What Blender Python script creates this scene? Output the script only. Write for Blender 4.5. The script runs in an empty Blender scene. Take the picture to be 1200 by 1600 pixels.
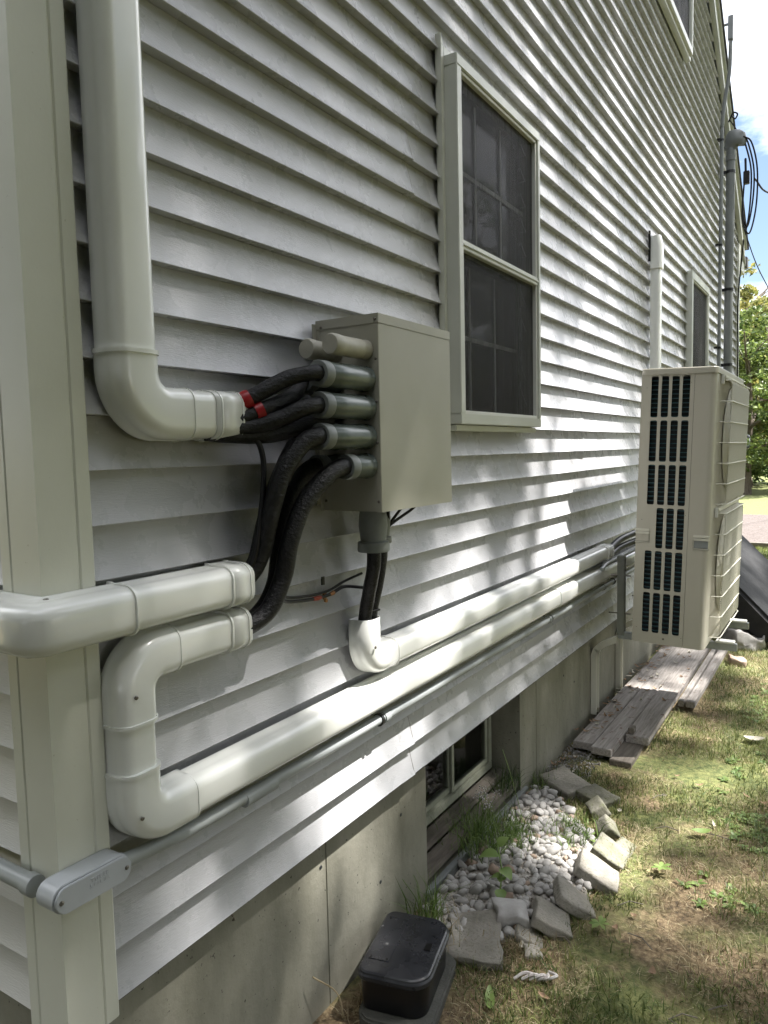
import bpy, bmesh, math, random
import numpy as np
from mathutils import Vector, Matrix, noise
random.seed(7); RNG = np.random.default_rng(11)
S = bpy.context.scene
COL = S.collection
R = math.radians
# ------------------------------------------------------------------ camera
def cam_matrix(yaw, pitch, roll):
    cy, sy, cp, sp = math.cos(yaw), math.sin(yaw), math.cos(pitch), math.sin(pitch)
    f = Vector((-sy*cp, cy*cp, sp)); r = Vector((cy, sy, 0)); d = -r.cross(f)
    cr, sr = math.cos(roll), math.sin(roll)
    r2 = cr*r + sr*d; d2 = -sr*r + cr*d
    return Matrix((r2, -d2, -f)).transposed().to_4x4()
cd = bpy.data.cameras.new('camera'); cam = bpy.data.objects.new('camera', cd); COL.objects.link(cam)
cam.matrix_world = Matrix.Translation((1.165, -.75, 1.04)) @ cam_matrix(R(32.2057), R(-4.7065), R(1.3158))
cd.sensor_fit = 'VERTICAL'; cd.sensor_height = 32; cd.lens = 32*1157.2/1600
cd.clip_start = .02; cd.clip_end = 2000
S.camera = cam
# ------------------------------------------------------------------ light
SUN = Vector((1, .45, 1.9)).normalized()
W = bpy.data.worlds.new('World'); S.world = W; W.use_nodes = True
wt = W.node_tree; wt.nodes.clear()
wo = wt.nodes.new('ShaderNodeOutputWorld'); bg = wt.nodes.new('ShaderNodeBackground')
sky = wt.nodes.new('ShaderNodeTexSky'); sky.sky_type = 'NISHITA'; sky.sun_disc = False
sky.sun_elevation = math.asin(SUN.z); sky.sun_rotation = math.atan2(SUN.x, SUN.y)
sky.dust_density = 1.5; sky.ozone_density = 1.5
tc = wt.nodes.new('ShaderNodeTexCoord'); mp = wt.nodes.new('ShaderNodeMapping'); mp.inputs['Scale'].default_value = (1, 1, 2.2)
mp.inputs['Location'].default_value = (.35, .1, .2)
cn = wt.nodes.new('ShaderNodeTexNoise'); cn.inputs['Scale'].default_value = 2.6; cn.inputs['Detail'].default_value = 8; cn.inputs['Roughness'].default_value = .55
cr_ = wt.nodes.new('ShaderNodeValToRGB'); cr_.color_ramp.elements[0].position = .41; cr_.color_ramp.elements[1].position = .55
mx = wt.nodes.new('ShaderNodeMixRGB'); mx.inputs[2].default_value = (15, 15.2, 15.8, 1)
wt.links.new(tc.outputs['Generated'], mp.inputs[0]); wt.links.new(mp.outputs[0], cn.inputs['Vector'])
wt.links.new(cn.outputs[0], cr_.inputs[0]); wt.links.new(cr_.outputs[0], mx.inputs[0])
wt.links.new(sky.outputs[0], mx.inputs[1]); wt.links.new(mx.outputs[0], bg.inputs[0]); wt.links.new(bg.outputs[0], wo.inputs[0])
bg.inputs[1].default_value = .050
sd = bpy.data.lights.new('sun', 'SUN'); sd.energy = 5.0; sd.angle = R(.53); sd.color = (1, .965, .92)
so = bpy.data.objects.new('sun', sd); COL.objects.link(so); so.rotation_euler = SUN.to_track_quat('Z', 'Y').to_euler()
S.view_settings.view_transform = 'Standard'; S.view_settings.look = 'None'; S.view_settings.gamma = 1
S.view_settings.exposure = 2.25
S.render.engine = 'CYCLES'
S.cycles.max_bounces = 8; S.cycles.transparent_max_bounces = 12; S.cycles.caustics_reflective = False; S.cycles.caustics_refractive = False

# ------------------------------------------------------------------ materials
MAT = {}
def mat(name, col, rough=.5, metal=0, spec=.5, var=None, vscale=5, vstretch=(1, 1, 1), bump=None, bscale=40, bstretch=(1, 1, 1), bdist=.002,
        speck=None, sscale=120, sthr=.7, coat=0, rvar=0, detail=5, world=False):
    """var: second colour mixed by noise; speck: third colour in small spots"""
    m = bpy.data.materials.new(name); m.use_nodes = True; t = m.node_tree; b = t.nodes['Principled BSDF']
    b.inputs['Base Color'].default_value = (*col, 1); b.inputs['Roughness'].default_value = rough
    b.inputs['Metallic'].default_value = metal; b.inputs['Specular IOR Level'].default_value = spec
    b.inputs['Coat Weight'].default_value = coat
    co = t.nodes.new('ShaderNodeTexCoord').outputs['Object']
    if world: co = t.nodes.new('ShaderNodeNewGeometry').outputs['Position']
    def nz(sc, st, det=detail, rg=.6):
        p = t.nodes.new('ShaderNodeMapping'); p.inputs['Scale'].default_value = st
        n = t.nodes.new('ShaderNodeTexNoise'); n.inputs['Scale'].default_value = sc; n.inputs['Detail'].default_value = det; n.inputs['Roughness'].default_value = rg
        t.links.new(co, p.inputs[0]); t.links.new(p.outputs[0], n.inputs['Vector']); return n.outputs[0]
    cur = None
    if var:
        r = t.nodes.new('ShaderNodeValToRGB'); r.color_ramp.elements[0].position = .35; r.color_ramp.elements[1].position = .65
        r.color_ramp.elements[0].color = (*col, 1); r.color_ramp.elements[1].color = (*var, 1)
        t.links.new(nz(vscale, vstretch), r.inputs[0]); cur = r.outputs[0]
    if speck:
        r = t.nodes.new('ShaderNodeValToRGB'); r.color_ramp.elements[0].position = sthr-.03; r.color_ramp.elements[1].position = sthr+.02
        t.links.new(nz(sscale, (1, 1, 1), 2), r.inputs[0])
        x = t.nodes.new('ShaderNodeMixRGB'); x.inputs[1].default_value = (*col, 1); x.inputs[2].default_value = (*speck, 1)
        if cur: t.links.new(cur, x.inputs[1])
        t.links.new(r.outputs[0], x.inputs[0]); cur = x.outputs[0]
    if cur: t.links.new(cur, b.inputs['Base Color'])
    if rvar:
        mr = t.nodes.new('ShaderNodeMapRange'); mr.inputs[1].default_value = .3; mr.inputs[2].default_value = .7
        mr.inputs[3].default_value = rough-rvar; mr.inputs[4].default_value = rough+rvar
        t.links.new(nz(8, (1, 1, 1)), mr.inputs[0]); t.links.new(mr.outputs[0], b.inputs['Roughness'])
    if bump:
        bp = t.nodes.new('ShaderNodeBump'); bp.inputs['Strength'].default_value = bump; bp.inputs['Distance'].default_value = bdist
        t.links.new(nz(bscale, bstretch), bp.inputs['Height']); t.links.new(bp.outputs[0], b.inputs['Normal'])
    MAT[name] = m; return m
mat('vinyl', (.435, .437, .452), .28, bump=.38, bscale=20, bstretch=(1, 3, 24), bdist=.0022, rvar=.05)
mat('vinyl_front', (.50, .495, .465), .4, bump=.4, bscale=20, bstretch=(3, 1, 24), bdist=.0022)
mat('post_vinyl', (.60, .605, .53), .36, var=(.565, .57, .49), vscale=3, bump=.3, bscale=60, bstretch=(1, 1, .8), bdist=.0012, speck=(.44, .43, .35), sscale=90, sthr=.76)
mat('trim', (.58, .59, .53), .38, var=(.53, .54, .48), vscale=6, bump=.1, bscale=50)
mat('duct', (.77, .78, .745), .26, var=(.745, .75, .71), vscale=4, coat=.6)
MAT['duct'].node_tree.nodes['Principled BSDF'].inputs['Coat Roughness'].default_value = .08
mat('box_metal', (.41, .395, .335), .38, var=(.375, .36, .29), vscale=3, bump=.06, bscale=180, bdist=.0006)
mat('ac_metal', (.45, .425, .355), .36, var=(.42, .40, .33), vscale=3, bump=.05, bscale=200, bdist=.0006)
mat('ac_trim', (.60, .585, .50), .38)
mat('dark_slot', (.012, .016, .018), .6)
mat('fin', (.05, .12, .135), .35, metal=.5, var=(.03, .07, .085), vscale=30)
mat('pvc_grey', (.22, .235, .23), .45, var=(.18, .195, .19), vscale=12, bump=.05, bscale=60)
mat('mast_grey', (.17, .18, .175), .4, var=(.14, .15, .145), vscale=9)
mat('bronze_frame', (.30, .31, .25), .45, var=(.24, .25, .19), vscale=20)
mat('conduit', (.33, .35, .35), .36, var=(.29, .31, .31), vscale=9)
mat('fitting', (.42, .44, .46), .3, var=(.39, .41, .43), vscale=14, bump=.05, bscale=120)
mat('tape', (.13, .15, .14), .24, metal=.1, var=(.10, .12, .11), vscale=10, bump=.5, bscale=26, bstretch=(1, .35, 1), bdist=.004)
mat('cap_plastic', (.46, .44, .37), .5, var=(.38, .36, .3), vscale=30, bump=.15, bscale=90)
mat('hose', (.004, .004, .005), .34, spec=.35, bump=1, bscale=170, bstretch=(1, .22, 1), bdist=.004, var=(.009, .009, .010), vscale=40)
mat('black_rubber', (.006, .006, .007), .32, bump=.3, bscale=40)
mat('cable', (.006, .006, .007), .4, spec=.35)
mat('red_tape', (.30, .008, .012), .4)
mat('red_mark', (.35, .05, .02), .5)
mat('copper', (.45, .22, .1), .4, metal=.6)
mat('screw', (.32, .3, .27), .35, metal=.9, var=(.12, .1, .08), vscale=200)
mat('galv', (.38, .40, .40), .4, metal=.55, var=(.30, .32, .32), vscale=20)
mat('bracket_paint', (.24, .25, .22), .45, var=(.2, .21, .185), vscale=12)
mat('white_metal', (.68, .68, .64), .4)
mat('concrete', (.27, .26, .21), .88, var=(.17, .165, .125), vscale=5.5, vstretch=(1, 1, .35), bump=.6, bscale=38, bdist=.004, speck=(.05, .048, .035), sscale=75, sthr=.72, detail=9)
mat('paver', (.29, .27, .235), .92, var=(.18, .168, .14), vscale=9, bump=1, bscale=90, bdist=.004, speck=(.19, .18, .14), sscale=110, sthr=.60, detail=9, world=True)
mat('paver_dark', (.10, .10, .088), .9, var=(.065, .065, .055), vscale=9, bump=1, bscale=90, bdist=.003)
mat('paver_moss', (.19, .18, .15), .92, var=(.115, .115, .075), vscale=11, bump=1, bscale=90, bdist=.004, speck=(.10, .105, .06), sscale=70, sthr=.62, detail=9, world=True)
mat('stone', (.39, .375, .355), .85, var=(.26, .25, .235), vscale=14, bump=.5, bscale=60, bdist=.003, world=True)
mat('stone_grey', (.36, .35, .335), .8, var=(.27, .255, .24), vscale=14, bump=.5, bscale=60, bdist=.003, world=True)
mat('stone_brown', (.30, .225, .17), .8, var=(.22, .16, .12), vscale=14, bump=.5, bscale=60, bdist=.003, world=True)
mat('gravel_mix', (.20, .175, .145), .9, var=(.42, .40, .365), vscale=60, detail=2, world=True)
mat('wood_grey', (.34, .315, .29), .85, var=(.20, .178, .162), vscale=7, vstretch=(14, .8, 14), bump=.9, bscale=12, bstretch=(14, .7, 14), bdist=.003, speck=(.16,.11,.09), sscale=26, sthr=.68)
mat('wood_dark', (.17, .15, .125), .85, var=(.10, .085, .07), vscale=7, vstretch=(10, 1, 10), bump=.8, bscale=14, bstretch=(10, 1, 10))
mat('black_plastic', (.014, .015, .019), .27, var=(.03, .031, .036), vscale=12, speck=(.14, .14, .14), sscale=30, sthr=.73, rvar=.1, bump=.15, bscale=60)
mat('black_side', (.006, .006, .007), .3, bump=.2, bscale=30)
mat('mat_rubber', (.012, .012, .013), .62, spec=.25, var=(.02, .02, .021), vscale=10, bump=.5, bscale=18, bdist=.008)
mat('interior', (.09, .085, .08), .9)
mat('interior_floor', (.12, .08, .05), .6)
mat('chair_wood', (.42, .36, .30), .5)
mat('muntin', (.42, .43, .41), .5)
mat('roof', (.08, .078, .075), .9, bump=.6, bscale=60, bdist=.006)
mat('gutter_dark', (.16, .15, .14), .4)
mat('soil', (.15, .105, .068), .95, var=(.085, .058, .038), vscale=16, bump=1, bscale=60, bdist=.012, detail=9, speck=(.30, .26, .19), sscale=95, sthr=.64)
mat('mulch', (.075, .06, .053), .95, var=(.125, .104, .095), vscale=22, bump=1, bscale=18, bdist=.04, detail=9)
mat('bark', (.13, .105, .08), .95, var=(.07, .055, .04), vscale=8, vstretch=(3, 3, .5), bump=1, bscale=12, bstretch=(3, 3, .6), bdist=.03)
mat('dry_leaf', (.30, .2, .12), .8, var=(.16, .1, .06), vscale=25)
mat('pale_leaf', (.45, .42, .35), .8, var=(.36, .33, .26), vscale=25)
mat('foil', (.55, .54, .53), .4, var=(.40, .36, .35), vscale=20)

def foliage(name, c1, c2, trans=.35, rough=.5, scale=1.2):
    m = bpy.data.materials.new(name); m.use_nodes = True; t = m.node_tree; b = t.nodes['Principled BSDF']; o = t.nodes['Material Output']
    g = t.nodes.new('ShaderNodeNewGeometry'); n = t.nodes.new('ShaderNodeTexNoise'); n.inputs['Scale'].default_value = scale
    t.links.new(g.outputs['Position'], n.inputs['Vector'])
    ad = t.nodes.new('ShaderNodeMath'); ad.operation = 'ADD'
    mm = t.nodes.new('ShaderNodeMath'); mm.operation = 'MULTIPLY_ADD'; mm.inputs[1].default_value = .7; mm.inputs[2].default_value = -.35
    t.links.new(g.outputs['Random Per Island'], mm.inputs[0]); t.links.new(mm.outputs[0], ad.inputs[0]); t.links.new(n.outputs[0], ad.inputs[1])
    r = t.nodes.new('ShaderNodeValToRGB'); r.color_ramp.elements[0].position = .25; r.color_ramp.elements[1].position = .75
    r.color_ramp.elements[0].color = (*c1, 1); r.color_ramp.elements[1].color = (*c2, 1)
    t.links.new(ad.outputs[0], r.inputs[0]); t.links.new(r.outputs[0], b.inputs['Base Color']); b.inputs['Roughness'].default_value = rough
    tr = t.nodes.new('ShaderNodeBsdfTranslucent'); t.links.new(r.outputs[0], tr.inputs[0])
    mxs = t.nodes.new('ShaderNodeMixShader'); mxs.inputs[0].default_value = trans
    t.links.new(b.outputs[0], mxs.inputs[1]); t.links.new(tr.outputs[0], mxs.inputs[2]); t.links.new(mxs.outputs[0], o.inputs[0])
    MAT[name] = m; return m
foliage('leaf_green', (.04, .08, .02), (.12, .18, .045))
foliage('leaf_mid', (.06, .10, .025), (.19, .24, .06), .4)
foliage('leaf_dark', (.03, .065, .02), (.11, .16, .045))
foliage('leaf_yellow', (.13, .15, .04), (.30, .27, .08), .4)
foliage('leaf_light', (.09, .15, .03), (.22, .27, .07), .4)
foliage('grass', (.065, .105, .025), (.25, .27, .09), .3, .6, 3.5)
foliage('grass_dry', (.14, .095, .05), (.50, .43, .27), .3, .7, 6)
foliage('weed', (.08, .14, .03), (.20, .28, .08), .35, .5, 8)
foliage('plant_leaf', (.13, .22, .05), (.25, .34, .11), .4, .45, 8)
foliage('straw', (.28, .22, .12), (.48, .40, .26), .3, .7, 8)

def lawn_mat():
    m = bpy.data.materials.new('lawn'); m.use_nodes = True; t = m.node_tree; b = t.nodes['Principled BSDF']; b.inputs['Roughness'].default_value = .95
    g = t.nodes.new('ShaderNodeNewGeometry').outputs['Position']
    def nz(sc, d=8):
        n = t.nodes.new('ShaderNodeTexNoise'); n.inputs['Scale'].default_value = sc; n.inputs['Detail'].default_value = d; n.inputs['Roughness'].default_value = .65
        t.links.new(g, n.inputs['Vector']); return n.outputs[0]
    def ramp(src, els):
        r = t.nodes.new('ShaderNodeValToRGB'); r.color_ramp.elements[0].position = els[0][0]; r.color_ramp.elements[0].color = (*els[0][1], 1)
        r.color_ramp.elements[1].position = els[1][0]; r.color_ramp.elements[1].color = (*els[1][1], 1)
        for p, c in els[2:]:
            e = r.color_ramp.elements.new(p); e.color = (*c, 1)
        t.links.new(src, r.inputs[0]); return r.outputs[0]
    fine = ramp(nz(55), [(.35, (.075, .055, .032)), (.68, (.34, .265, .155)), (.5, (.19, .135, .075))])
    gr = ramp(nz(40), [(.35, (.055, .075, .02)), (.65, (.2, .21, .075))])
    big = ramp(nz(2.2), [(.42, (0, 0, 0)), (.56, (1, 1, 1))])
    # far from the house the turf is denser
    sx = t.nodes.new('ShaderNodeSeparateXYZ'); t.links.new(g, sx.inputs[0])
    mr = t.nodes.new('ShaderNodeMapRange'); mr.inputs[1].default_value = 3; mr.inputs[2].default_value = 9; t.links.new(sx.outputs[1], mr.inputs[0])
    mxx = t.nodes.new('ShaderNodeMath'); mxx.operation = 'MAXIMUM'; t.links.new(big, mxx.inputs[0]); t.links.new(mr.outputs[0], mxx.inputs[1])
    x = t.nodes.new('ShaderNodeMixRGB'); t.links.new(mxx.outputs[0], x.inputs[0]); t.links.new(fine, x.inputs[1]); t.links.new(gr, x.inputs[2])
    t.links.new(x.outputs[0], b.inputs['Base Color'])
    bp = t.nodes.new('ShaderNodeBump'); bp.inputs['Strength'].default_value = 1; bp.inputs['Distance'].default_value = .012
    t.links.new(nz(70), bp.inputs['Height']); t.links.new(bp.outputs[0], b.inputs['Normal'])
    MAT['lawn'] = m
lawn_mat()
def glass_mat(name, tint, fac_t, rough=.02):
    m = bpy.data.materials.new(name); m.use_nodes = True; t = m.node_tree; t.nodes.clear()
    o = t.nodes.new('ShaderNodeOutputMaterial'); tr = t.nodes.new('ShaderNodeBsdfTransparent'); tr.inputs[0].default_value = (*tint, 1)
    gl = t.nodes.new('ShaderNodeBsdfGlossy'); gl.inputs['Roughness'].default_value = rough; gl.inputs[0].default_value = (.9, .9, .9, 1)
    fr = t.nodes.new('ShaderNodeFresnel'); fr.inputs[0].default_value = 1.5
    mx = t.nodes.new('ShaderNodeMixShader'); t.links.new(fr.outputs[0], mx.inputs[0]); t.links.new(tr.outputs[0], mx.inputs[1]); t.links.new(gl.outputs[0], mx.inputs[2])
    t.links.new(mx.outputs[0], o.inputs[0]); MAT[name] = m
glass_mat('pane', (.8, .83, .83), .9)
glass_mat('meter_glass', (.85, .9, .92), .9)
def screen_mat():
    m = bpy.data.materials.new('screen'); m.use_nodes = True; t = m.node_tree; b = t.nodes['Principled BSDF']; o = t.nodes['Material Output']
    b.inputs['Base Color'].default_value = (.022, .020, .019, 1); b.inputs['Roughness'].default_value = .6; b.inputs['Specular IOR Level'].default_value = .2
    tr = t.nodes.new('ShaderNodeBsdfTransparent')
    n = t.nodes.new('ShaderNodeTexNoise'); n.inputs['Scale'].default_value = 5; n.inputs['Detail'].default_value = 9
    p = t.nodes.new('ShaderNodeMapping'); p.inputs['Scale'].default_value = (1, 14, 1.2); co = t.nodes.new('ShaderNodeTexCoord')
    t.links.new(co.outputs['Object'], p.inputs[0]); t.links.new(p.outputs[0], n.inputs['Vector'])
    mr = t.nodes.new('ShaderNodeMapRange'); mr.inputs[3].default_value = .26; mr.inputs[4].default_value = .60; t.links.new(n.outputs[0], mr.inputs[0])
    mx = t.nodes.new('ShaderNodeMixShader'); t.links.new(mr.outputs[0], mx.inputs[0]); t.links.new(tr.outputs[0], mx.inputs[1]); t.links.new(b.outputs[0], mx.inputs[2])
    t.links.new(mx.outputs[0], o.inputs[0]); MAT['screen'] = m
screen_mat()

# ------------------------------------------------------------------ mesh helpers
class MB:
    def __init__(s): s.v = []; s.f = []
    def add(s, vs, fs):
        o = len(s.v); s.v += [tuple(v) for v in vs]; s.f += [tuple(i+o for i in f) for f in fs]; return s
    def box(s, a, b, M=None):
        (x0, y0, z0), (x1, y1, z1) = a, b
        vs = [(x0, y0, z0), (x1, y0, z0), (x1, y1, z0), (x0, y1, z0), (x0, y0, z1), (x1, y0, z1), (x1, y1, z1), (x0, y1, z1)]
        if M is not None: vs = [M @ Vector(v) for v in vs]
        return s.add(vs, [(0, 3, 2, 1), (4, 5, 6, 7), (0, 1, 5, 4), (1, 2, 6, 5), (2, 3, 7, 6), (3, 0, 4, 7)])
    def sweep(s, prof, pts, ups, caps=True, scale=None, closed=True):
        """prof: list of (a, b): a along side axis, b along up; ups: up vector(s) per point"""
        pts = [Vector(p) for p in pts]; n = len(pts); m = len(prof); vs = []
        if not isinstance(ups, list): ups = [ups]*n
        for i, p in enumerate(pts):
            d0 = (pts[i]-pts[i-1]).normalized() if i else (pts[1]-pts[0]).normalized()
            d1 = (pts[i+1]-pts[i]).normalized() if i < n-1 else d0
            t = (d0+d1).normalized(); u = Vector(ups[i]); side = t.cross(u).normalized(); u = side.cross(t).normalized()
            k = 1/max(.5, math.sqrt(max(0.01, (1+d0.dot(d1))/2)))
            sc = scale[i] if scale else 1
            # widen in the bend plane
            bend = (d1-d0)
            kb = k if bend.length > 1e-6 and abs(bend.normalized().dot(side)) > .7 else 1
            ku = k if bend.length > 1e-6 and abs(bend.normalized().dot(u)) > .7 else 1
            for a, b in prof: vs.append(p+side*a*sc*kb+u*b*sc*ku)
        fs = []
        for i in range(n-1):
            for j in range(m if closed else m-1):
                k = (j+1) % m; fs.append((i*m+j, i*m+k, (i+1)*m+k, (i+1)*m+j))
        if caps: fs += [tuple(range(m))[::-1], tuple((n-1)*m+j for j in range(m))]
        return s.add(vs, fs)
    def tube(s, pts, r, n=12, caps=True, up=None):
        pts = [Vector(p) for p in pts]
        rs = r if isinstance(r, list) else [r]*len(pts)
        t0 = (pts[1]-pts[0]).normalized(); u = Vector(up) if up else (Vector((0, 0, 1)) if abs(t0.z) < .9 else Vector((1, 0, 0)))
        ups = []
        for i in range(len(pts)):
            t = (pts[min(i+1, len(pts)-1)]-pts[max(i-1, 0)]).normalized()
            u = (u-t*u.dot(t)).normalized(); ups.append(u.copy())
        prof = [(math.cos(2*math.pi*k/n), math.sin(2*math.pi*k/n)) for k in range(n)]
        return s.sweep(prof, pts, ups, caps, rs)
    def lathe(s, prof, origin, axis, n=20, cap=True):
        """prof: list of (dist along axis, radius)"""
        ax = Vector(axis).normalized(); u = Vector((0, 0, 1)) if abs(ax.z) < .9 else Vector((1, 0, 0)); a = ax.cross(u).normalized(); b = ax.cross(a)
        o = Vector(origin); vs = []; m = len(prof)
        for d, r in prof:
            for k in range(n):
                t = 2*math.pi*k/n; vs.append(o+ax*d+(a*math.cos(t)+b*math.sin(t))*r)
        fs = [(i*n+k, i*n+(k+1) % n, (i+1)*n+(k+1) % n, (i+1)*n+k) for i in range(m-1) for k in range(n)]
        if cap: fs += [tuple(range(n))[::-1], tuple((m-1)*n+k for k in range(n))]
        return s.add(vs, fs)
    def build(s, name, m, parent=None, smooth=False, bevel=0, seg=2, loc=None, ang=35):
        me = bpy.data.meshes.new(name); me.from_pydata(s.v, [], s.f); me.validate()
        bm = bmesh.new(); bm.from_mesh(me); bmesh.ops.recalc_face_normals(bm, faces=bm.faces)
        if bevel: bmesh.ops.bevel(bm, geom=[e for e in bm.edges if e.is_manifold and e.calc_face_angle(0) > R(30)], offset=bevel, segments=seg, affect='EDGES', clamp_overlap=True)
        bm.to_mesh(me); bm.free()
        me.materials.append(MAT[m])
        if smooth or bevel: me.shade_smooth(); me.set_sharp_from_angle(angle=R(ang))
        o = bpy.data.objects.new(name, me); COL.objects.link(o)
        if parent is not None: o.parent = parent
        return o
def tag(o, label=None, cat=None, group=None, kind=None):
    if label: o['label'] = label
    if cat: o['category'] = cat
    if group: o['group'] = group
    if kind: o['kind'] = kind
    return o
def thing(name, label, cat, loc=(0, 0, 0), rot=(0, 0, 0), group=None):
    o = bpy.data.objects.new(name, None); COL.objects.link(o); o.location = loc; o.rotation_euler = rot; o.empty_display_size = .05
    return tag(o, label, cat, group)
def copy_tree(o, parent=None):
    c = o.copy(); COL.objects.link(c); c.parent = parent
    for ch in o.children: copy_tree(ch, c)
    return c
def arc(c, r, a0, a1, n, f):
    return [f(c[0]+r*math.cos(R(a0+(a1-a0)*i/n)), c[1]+r*math.sin(R(a0+(a1-a0)*i/n))) for i in range(n+1)]
def rrect(w, h, r, n=4):
    out = []
    for cx, cy, a in ((w/2-r, h/2-r, 0), (-w/2+r, h/2-r, 90), (-w/2+r, -h/2+r, 180), (w/2-r, -h/2+r, 270)):
        for i in range(n+1): out.append((cx+r*math.cos(R(a+90*i/n)), cy+r*math.sin(R(a+90*i/n))))
    return out
def spline(P, n=8):
    P = [Vector(p) for p in P]; Q = [P[0]*2-P[1]]+P+[P[-1]*2-P[-2]]; out = []
    for i in range(1, len(Q)-2):
        for k in range(n):
            t = k/n; a, b, c, d = Q[i-1], Q[i], Q[i+1], Q[i+2]
            out.append(.5*((2*b)+(c-a)*t+(2*a-5*b+4*c-d)*t*t+(3*b-a-3*c+d)*t**3))
    return out+[P[-1]]
def plate(outer, holes, thick, fmap):
    """flat plate with holes: 2-D loops, fmap(u, v, d) -> 3-D, d 0..thick"""
    bm = bmesh.new(); loops = []
    for lp in [outer]+holes:
        vs = [bm.verts.new((u, v, 0)) for u, v in lp]; loops.append(len(vs))
        for i in range(len(vs)): bm.edges.new((vs[i], vs[(i+1) % len(vs)]))
    bmesh.ops.triangle_fill(bm, edges=bm.edges[:], use_beauty=True, use_dissolve=False)
    bm.verts.index_update()
    V = [v.co.copy() for v in bm.verts]; F = [tuple(v.index for v in f.verts) for f in bm.faces]; n = len(V); bm.free()
    vs = [fmap(v.x, v.y, 0) for v in V]+[fmap(v.x, v.y, thick) for v in V]
    fs = F+[tuple(i+n for i in f[::-1]) for f in F]
    o = 0
    for L in loops:
        for i in range(L):
            a, b = o+i, o+(i+1) % L; fs.append((a, b, b+n, a+n))
        o += L
    m = MB(); m.add(vs, fs); return m
def screw(parent, p, axis, r=.004, h=.0025):
    m = MB().lathe([(-.001, r), (h*.5, r), (h, r*.55)], p, axis, 10)
    return m.build('screw', 'screw', parent, smooth=True)

# ================================================================== THE GROUND
GZ = -.52
def gheight(x, y):
    return .010*noise.noise(Vector((x*2.1, y*2.1, 3)))+.006*noise.noise(Vector((x*7, y*7, 9)))
g = MB(); NX, NY = 70, 130
xs = np.concatenate([np.linspace(-.12, 4, NX)]); ys = np.linspace(-1.2, 9.5, NY)
def grid(xs, ys, hf):
    vs = [(x, y, GZ+(hf(x, y) if (0 < i < len(xs)-1 and 0 < j < len(ys)-1) else 0)) for i, x in enumerate(xs) for j, y in enumerate(ys)]; n = len(ys)
    return vs, [(i*n+j, (i+1)*n+j, (i+1)*n+j+1, i*n+j+1) for i in range(len(xs)-1) for j in range(n-1)]
g.add(*grid(xs, ys, gheight))
x0, x1, y0, y1 = -.12, 4, -1.2, 9.5; B = 700
vs = [(-B, -B, GZ), (B, -B, GZ), (B, y0, GZ), (-B, y0, GZ), (-B, y1, GZ), (B, y1, GZ), (B, B, GZ), (-B, B, GZ), (x1, y0, GZ), (x1, y1, GZ), (x0, y0, GZ), (x0, y1, GZ)]
g.add(vs, [(0, 1, 2, 3), (4, 5, 6, 7), (8, 2, 5, 9), (3, 10, 11, 4)])
tag(g.build('lawn', 'lawn', smooth=True), kind='structure')
# mulched bed across the lawn
m = MB(); pts = []
m.box((-6, 11.4, GZ+.004), (9, 16.6, GZ+.05)); tag(m.build('mulch_bed', 'mulch', bevel=.03), kind='structure')
m = MB(); m.box((-6, 11.3, GZ+.003), (9, 11.38, GZ+.09)); e = m.build('bed_edging', 'wood_dark'); tag(e, 'dark timber edging along the front of the mulch bed', 'edging')

# ================================================================== THE HOUSE
house = thing('house', 'pale grey vinyl sided house with concrete foundation', 'house', (0, 0, 0))
CH = .1016; EAVE_Y = 9.1
LIP, REC = 0.0, -.025
def rake_z(y):
    return 6.56-.69*abs(y-4.55)     # lower edge of the rake board
# openings in the gable wall (y0, y1, z0, z1)
WIN = (1.51, 2.27, 1.125, 2.32)      # casing outline
OPEN = [(1.56, 2.24, 1.165, 2.28), (5.93, 6.72, 1.32, 2.42), (4.80, 5.66, 4.12, 5.25)]
seams = {}
def add_seam(y, c0):
    for c in (c0, c0+1): seams.setdefault(c, []).append(y)
for y, z in ((3.06, 2.5), (4.0, 2.38), (5.01, 3.1), (1.29, 1.88), (2.453, .5), (3.08, 1.1), (1.225, .12), (3.965, .68), (5.3, 1.9), (6.3, 2.9), (5.9, 3.7), (2.6, 3.3), (7.0, 3.9), (3.7, 1.7), (7.2, 1.5), (5.0, .9), (1.9, 2.9), (3.4, 3.9)):
    add_seam(y, int(z/CH)//2*2)
sid = MB()
def wob(a, c):   # gentle oil-canning of thin vinyl
    return .0011*noise.noise(Vector((a*1.3, c*.37, 1.7)))+.0007*noise.noise(Vector((a*4.1, c*.9, 4.2)))
def strip(mb, a0, a1, c, zlo, zhi, pos, off=0.0, lowlim=None, flare=None):
    """one clapboard course between a0 and a1 (along the wall); pos(a, x, z) maps to world"""
    zb, zt = c*CH, (c+1)*CH; lo, hi = max(zb, zlo), min(zt, zhi)
    if hi-lo < .004 or a1-a0 < .01: return
    n = max(2, int((a1-a0)/.09)+1); prof = []
    fx = lambda z: LIP+(REC-LIP)*(1-max(0, 1-(z-zb)/CH)**1.9)
    if lo == zb: prof = [('u', REC-.003, zb+.0005), ('l', LIP-.0015, zb), ('l', LIP, zb+.0015)]
    for t in (0 if lo != zb else .06, .2, .4, .6, .8, 1):
        z = lo+(hi-lo)*t; prof.append(('f', fx(z), z))
    m = len(prof); vs = []
    for i in range(n+1):
        a = a0+(a1-a0)*i/n; w = wob(a, c)+off
        if flare:
            for fa, sgn in flare:
                d = (a-fa)*sgn
                if 0 <= d < .06: w += .004*(1-d/.06)**2
        for j, (k, x, z) in enumerate(prof):
            tz = (z-zb)/CH
            dz = .0008*noise.noise(Vector((a*1.1, c*3.3, 8)))
            vs.append(pos(a, x+w*(1-.5*tz), z+dz))
    mb.add(vs, [(i*m+j, (i+1)*m+j, (i+1)*m+j+1, i*m+j+1) for i in range(n) for j in range(m-1)])
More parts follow.
